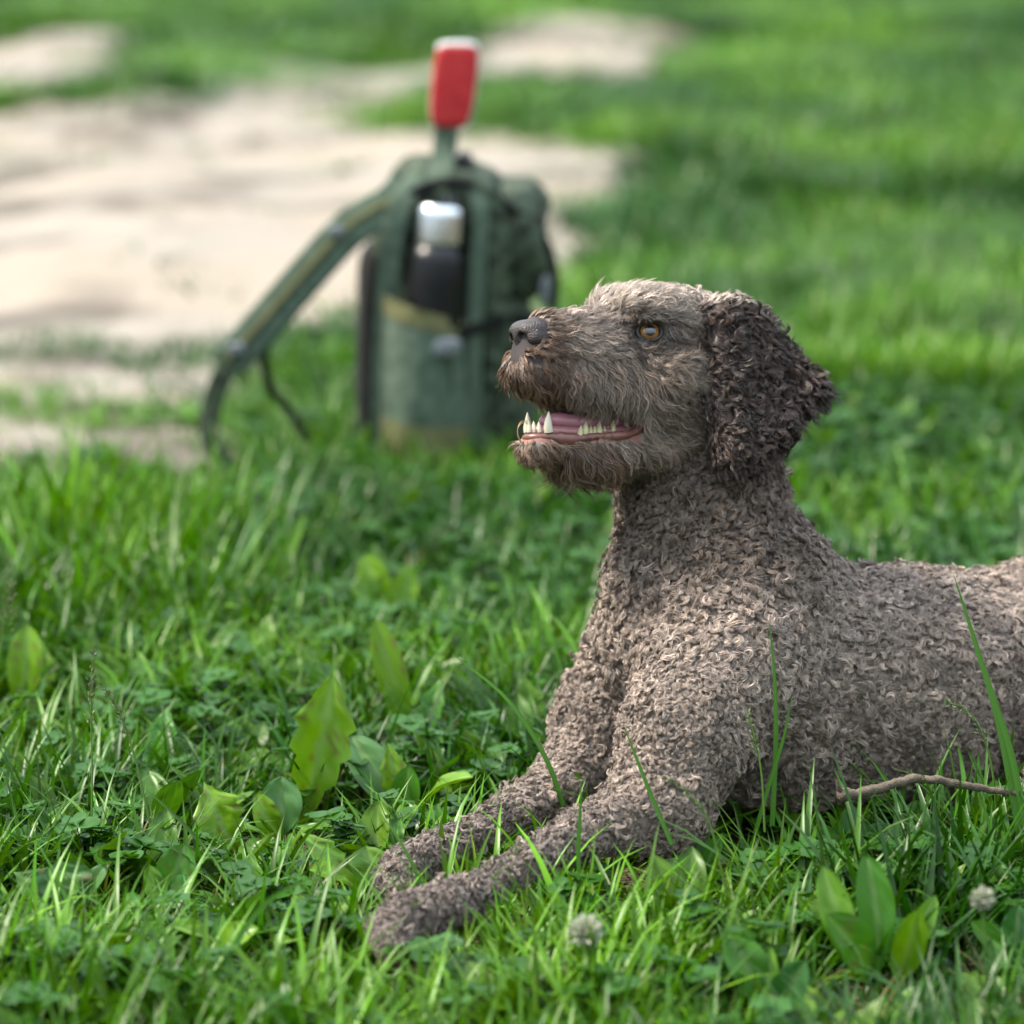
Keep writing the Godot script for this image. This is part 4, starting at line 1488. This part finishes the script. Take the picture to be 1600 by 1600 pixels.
	plant("plantain", "slim pale plantain leaves right of the near elbow", "plantain", 1090, 1400, [[1085, 1390, 1088, 1260, 32, 0.0, 0.25, 0.06, 0, 3, 0.02], [1095, 1392, 1130, 1300, 26, 0.02, 0.4, 0.1, 0, 0, 0.0]])
	plant("plantain", "plantain with a wide leaf under the twig", "plantain", 1320, 1375, [[1315, 1365, 1330, 1255, 44, 0.02, 0.35, 0.1, 0, 3, 0.03], [1320, 1365, 1265, 1290, 40, 0.04, 0.6, 0.12, 0, 0, 0.05], [1325, 1366, 1395, 1290, 54, 0.0, 0.5, 0.1, 0, 2, 0.0], [1320, 1366, 1215, 1328, 34, 0.05, 0.7, 0.1, 0, 0, 0.0]])
	plant("dock_plant", "small twisted leaf curling in front of the near upper foreleg", "plant", 1150, 1330, [[1150, 1250, 1078, 1195, 26, 0.02, 0.5, 0.2, 1, 1, 0.05], [1155, 1300, 1130, 1240, 18, 0.02, 0.5, 0.1, 2, 0, 0.0]])
	plant("dock_plant", "broad leaves in the blurred grass right behind the dog's neck", "plant", 1395, 880, [[1395, 875, 1350, 800, 50, 0.0, 0.5, 0.1, 0, 1, 0.0], [1400, 875, 1450, 820, 60, 0.02, 0.6, 0.1, 0, 0, 0.0], [1395, 876, 1400, 770, 40, 0.0, 0.3, 0.1, 0, 4, 0.0]])

	# long single blades
	for s in [
		["tall grass blade rising in front of the dog's flank at the right", [[1592, 1300, 0.10], [1560, 1130, 0.10], [1525, 1010, 0.10], [1490, 898, 0.10]], 0.0062],
		["second tall grass blade beside the flank, shorter and more upright", [[1604, 1300, 0.12], [1580, 1180, 0.12], [1556, 1100, 0.12], [1535, 1028, 0.12]], 0.0058],
		["thin dark grass blade standing in front of the dog's shoulder", [[1206, 1290, 0.09], [1212, 1150, 0.09], [1210, 1060, 0.09], [1202, 972, 0.09]], 0.0042],
		["straight grass blade leaning before the near upper foreleg", [[1050, 1320, 0.16], [1020, 1250, 0.16], [1000, 1200, 0.16], [975, 1135, 0.16]], 0.0036],
		["grass blade crossing the near forearm", [[905, 1370, 0.22], [903, 1330, 0.22], [906, 1280, 0.22], [908, 1225, 0.22]], 0.0034],
		["long bent grass blade left of the chest, tip drooping", [[880, 1260, 0.02], [850, 1180, 0.02], [790, 1090, 0.02], [706, 1022, 0.02]], 0.0040],
		["slender grass blade beside the dog's belly leaning right", [[1180, 1300, 0.10], [1200, 1230, 0.10], [1225, 1150, 0.10], [1236, 1090, 0.10]], 0.0034],
		["grass blade arching low across the grass in the left foreground", [[330, 1540, 0.44], [390, 1440, 0.42], [430, 1400, 0.42], [500, 1365, 0.42]], 0.0046]]:
		var pts := []
		for p in s[1]:
			pts.append(at(p[0], p[1], p[2]))
		var line := smooth_line(pts, 12)
		var o := thing("grass_shoot", line[0], s[0], "grass blade")
		var b := Buf.new()
		for k in line.size():
			var u := float(k) / (line.size() - 1)
			var t := (line[mini(k + 1, line.size() - 1)] - line[maxi(k - 1, 0)]).normalized()
			var side := t.cross(back_v + Vector3(0.3, 0.2, 0)).normalized()
			var n := side.cross(t)
			var w: float = s[2] * (1.0 - pow(u, 3.0)) * 0.5 + 0.0002
			for e in [-1.0, 0.0, 1.0]:
				b.v.append(line[k] + side * e * w + n * absf(e) * w * 0.35)
				b.c.append(Color(0.050, 0.150, 0.010) if e != 0.0 else Color(0.07, 0.17, 0.02))
		b.grid(0, line.size(), 3)
		part(o, "blade", b.mesh(true), leaf_mat)

	# flowering grass stalks
	for s in [
		["grass stalk with a dense seed head at the left, in focus", [[142, 1330, 0.10], [144, 1210, 0.10], [142, 1100, 0.10], [146, 1010, 0.10]], 46, 8.0],
		["nodding grass seed stalk left of the large dandelion leaf", [[235, 1290, 0.08], [215, 1200, 0.08], [190, 1120, 0.08], [160, 1070, 0.08]], 34, 6.0],
		["grass stalk with small seed head in front of the dog's flank", [[1195, 1300, 0.12], [1190, 1210, 0.12], [1178, 1150, 0.12], [1166, 1105, 0.12]], 30, 6.0],
		["branched grass seed head before the dog's belly on the right", [[1560, 1300, 0.08], [1548, 1190, 0.08], [1520, 1120, 0.08], [1475, 1095, 0.08]], 44, 9.0],
		["blurred grass seed head leaning over the near elbow", [[1140, 1420, 0.26], [1110, 1290, 0.26], [1075, 1240, 0.26], [1035, 1212, 0.26]], 34, 6.0],
		["pale fluffy grass panicle at the far left edge", [[-10, 1120, -0.3], [0, 1020, -0.3], [10, 960, -0.3], [20, 905, -0.3]], 60, 20.0]]:
		var pts := []
		for p in s[1]:
			pts.append(at(p[0], p[1], p[2]))
		var line := smooth_line(pts, 24)
		var o := thing("grass_stalk", line[0], s[0], "grass stalk")
		var stem := Buf.new()
		var radii := PackedFloat32Array()
		for k in line.size():
			radii.append(lerpf(0.0011, 0.0005, float(k) / line.size()))
		stem.tube(line, radii, 6, Color(0.085, 0.16, 0.03))
		part(o, "stem", stem.mesh(), leaf_mat)
		var seeds := Buf.new()
		for k in int(s[2]):
			var u := lerpf(0.62, 1.0, rng.randf())
			var p := line[int(u * 24)]
			var t := (line[24] - line[18]).normalized()
			var d := (jitter(1.0) + t * 0.7).normalized()
			var reach: float = rng.randf() * s[3] * 0.0006 * (1.25 - u)
			var q := p + d * reach * 2.0
			seeds.tube(PackedVector3Array([p, q]), PackedFloat32Array([0.0002, 0.0002]), 3, Color(0.09, 0.15, 0.04))
			var e := q + (d + t).normalized() * 0.0034
			seeds.tube(PackedVector3Array([q, q.lerp(e, 0.4), e]), PackedFloat32Array([0.0004, 0.0011, 0.0002]), 5, Color(0.12, 0.15, 0.06).lerp(Color(0.2, 0.2, 0.12), rng.randf() * 0.6))
		part(o, "seed_head", seeds.mesh(), leaf_mat)

	# a white clover blossom and a dandelion clock built like one
	for s in [["white clover blossom, blurred, low in the front centre", 915, 1462, 0.46, 1.0], ["pale faded dandelion clock in the right foreground", 1535, 1410, 0.46, 0.7]]:
		var c := at(s[1], s[2], s[3])
		var o := thing("flower_head", Vector3(c.x, 0, c.z), s[0], "clover flower")
		var stem := Buf.new()
		stem.tube(PackedVector3Array([Vector3(c.x + 0.006, 0, c.z), c - Vector3(-0.002, 0.02, 0), c]), PackedFloat32Array([0.001, 0.001, 0.001]), 6, Color(0.09, 0.17, 0.04))
		part(o, "stem", stem.mesh(), leaf_mat)
		var bloom := Buf.new()
		for k in 150:
			var d := Vector3(rng.randfn(), rng.randfn() * 0.9 + 0.2, rng.randfn()).normalized()
			var e: Vector3 = c + d * rng.randf_range(0.009, 0.0145) * s[4] + Vector3(0, 0.003, 0)
			bloom.tube(PackedVector3Array([c + d * 0.003, c.lerp(e, 0.7), e]), PackedFloat32Array([0.0006, 0.0015, 0.0005]), 5, Color(0.33, 0.35, 0.25).lerp(Color(0.18, 0.16, 0.10), 0.6 * rng.randf() * (1.4 - s[4])), true)
		part(o, "blossom", bloom.mesh(), paint(Color.WHITE, 0.7, 0.4, true))

	# the twig lying on the grass
	var tw := []
	for p in [[1312, 1246, 0.14], [1335, 1240, 0.14], [1385, 1228, 0.13], [1430, 1217, 0.12], [1462, 1218, 0.12], [1505, 1228, 0.11], [1560, 1236, 0.10], [1640, 1238, 0.10]]:
		tw.append(at(p[0], p[1], p[2]))
	var tl := smooth_line(tw, 60)
	var twig := thing("twig", tl[0], "bent dry brown twig lying on the grass before the dog's flank", "twig")
	var tr := PackedFloat32Array()
	for k in tl.size():
		tr.append(lerpf(0.0044, 0.0026, k / 60.0) * (1.0 + 0.22 * n2.get_noise_1d(k * 24.0)) * (1.35 if k < 3 else 1.0))
		tl[k] += Vector3(0, 1, 0.5) * 0.0028 * n2.get_noise_1d(k * 11.0 + 70.0)
	var bark := Buf.new()
	bark.tube(tl, tr, 10, Color.WHITE, true)
	var bm := paint(Color.WHITE, 0.8, 0.4)
	bm.albedo_texture = noise_tex(0.03, Color(0.045, 0.032, 0.022), Color(0.21, 0.165, 0.12), 256, 5, 61)
	bumps(bm, 0.1, 0.2, 14.0, 62)
	part(twig, "stick", bark.mesh(true), bm)
	var spur := Buf.new()
	spur.tube(PackedVector3Array([tl[1], tl[1] + Vector3(-0.004, 0.006, 0.002), tl[1] + Vector3(-0.006, 0.013, 0.002)]), PackedFloat32Array([0.003, 0.0024, 0.001]), 8, Color.WHITE, true)
	part(twig, "spur", spur.mesh(true), bm)

# ---------------------------------------------------------------- everything

func _ready() -> void:
	rng.seed = 20240611
	n1.seed = 7
	n1.frequency = 0.02
	n2.seed = 19
	n2.frequency = 0.02
	n3.seed = 43
	n3.frequency = 0.02
	var pitch := atan(1100.0 / LENS)
	up_v = Vector3(0, cos(pitch), -sin(pitch))
	back_v = Vector3(0, sin(pitch), cos(pitch))
	cam_pos = Vector3(0, EYE_HEIGHT, FOCUS * cos(pitch))

	var cam := Camera3D.new()
	cam.position = cam_pos
	cam.rotation.x = -pitch
	cam.near = 0.05
	cam.far = 600.0
	var lens := CameraAttributesPhysical.new()
	lens.frustum_focal_length = 85.0
	lens.frustum_focus_distance = FOCUS - 0.075
	lens.exposure_aperture = 2.7
	lens.frustum_near = 0.05
	lens.frustum_far = 600.0
	cam.attributes = lens
	cam.fov = rad_to_deg(2.0 * atan(800.0 / LENS))
	cam.current = true
	add_child(cam)

	var sky := ProceduralSkyMaterial.new()
	sky.sky_top_color = Color(0.88, 0.94, 1.0)
	sky.sky_horizon_color = Color(0.50, 0.54, 0.54)
	sky.sky_curve = 0.5
	sky.ground_bottom_color = Color(0.18, 0.2, 0.12)
	sky.ground_horizon_color = Color(0.45, 0.5, 0.42)
	sky.energy_multiplier = 0.5
	var env := Environment.new()
	env.background_mode = Environment.BG_SKY
	env.sky = Sky.new()
	env.sky.sky_material = sky
	env.tonemap_mode = Environment.TONE_MAPPER_LINEAR
	env.tonemap_exposure = 6.8
	env.sdfgi_enabled = true
	env.ssao_enabled = true
	env.ssil_enabled = true
	var we := WorldEnvironment.new()
	we.environment = env
	add_child(we)

	var sun := DirectionalLight3D.new()
	sun.name = "sun"
	sun.light_color = Color(1.0, 0.96, 0.9)
	sun.light_energy = 0.5
	sun.light_angular_distance = 14.0
	sun.shadow_enabled = true
	sun.rotation_degrees = Vector3(-52, -98, 0)
	add_child(sun)

	lay_path()
	build_ground()
	shape_head()
	shape_body()
	for p in [[1000, 1290, 0.12], [880, 1330, 0.18], [720, 1430, 0.30], [600, 1490, 0.36], [860, 1260, 0.0], [740, 1320, 0.10], [740, 1320, 0.10], [610, 1390, 0.18]]:
		tread.append(at(p[0], p[1], p[2]))
	make_leaf_material()
	build_pack()
	build_dog()
	build_plants()
	build_grass()
	build_cover()
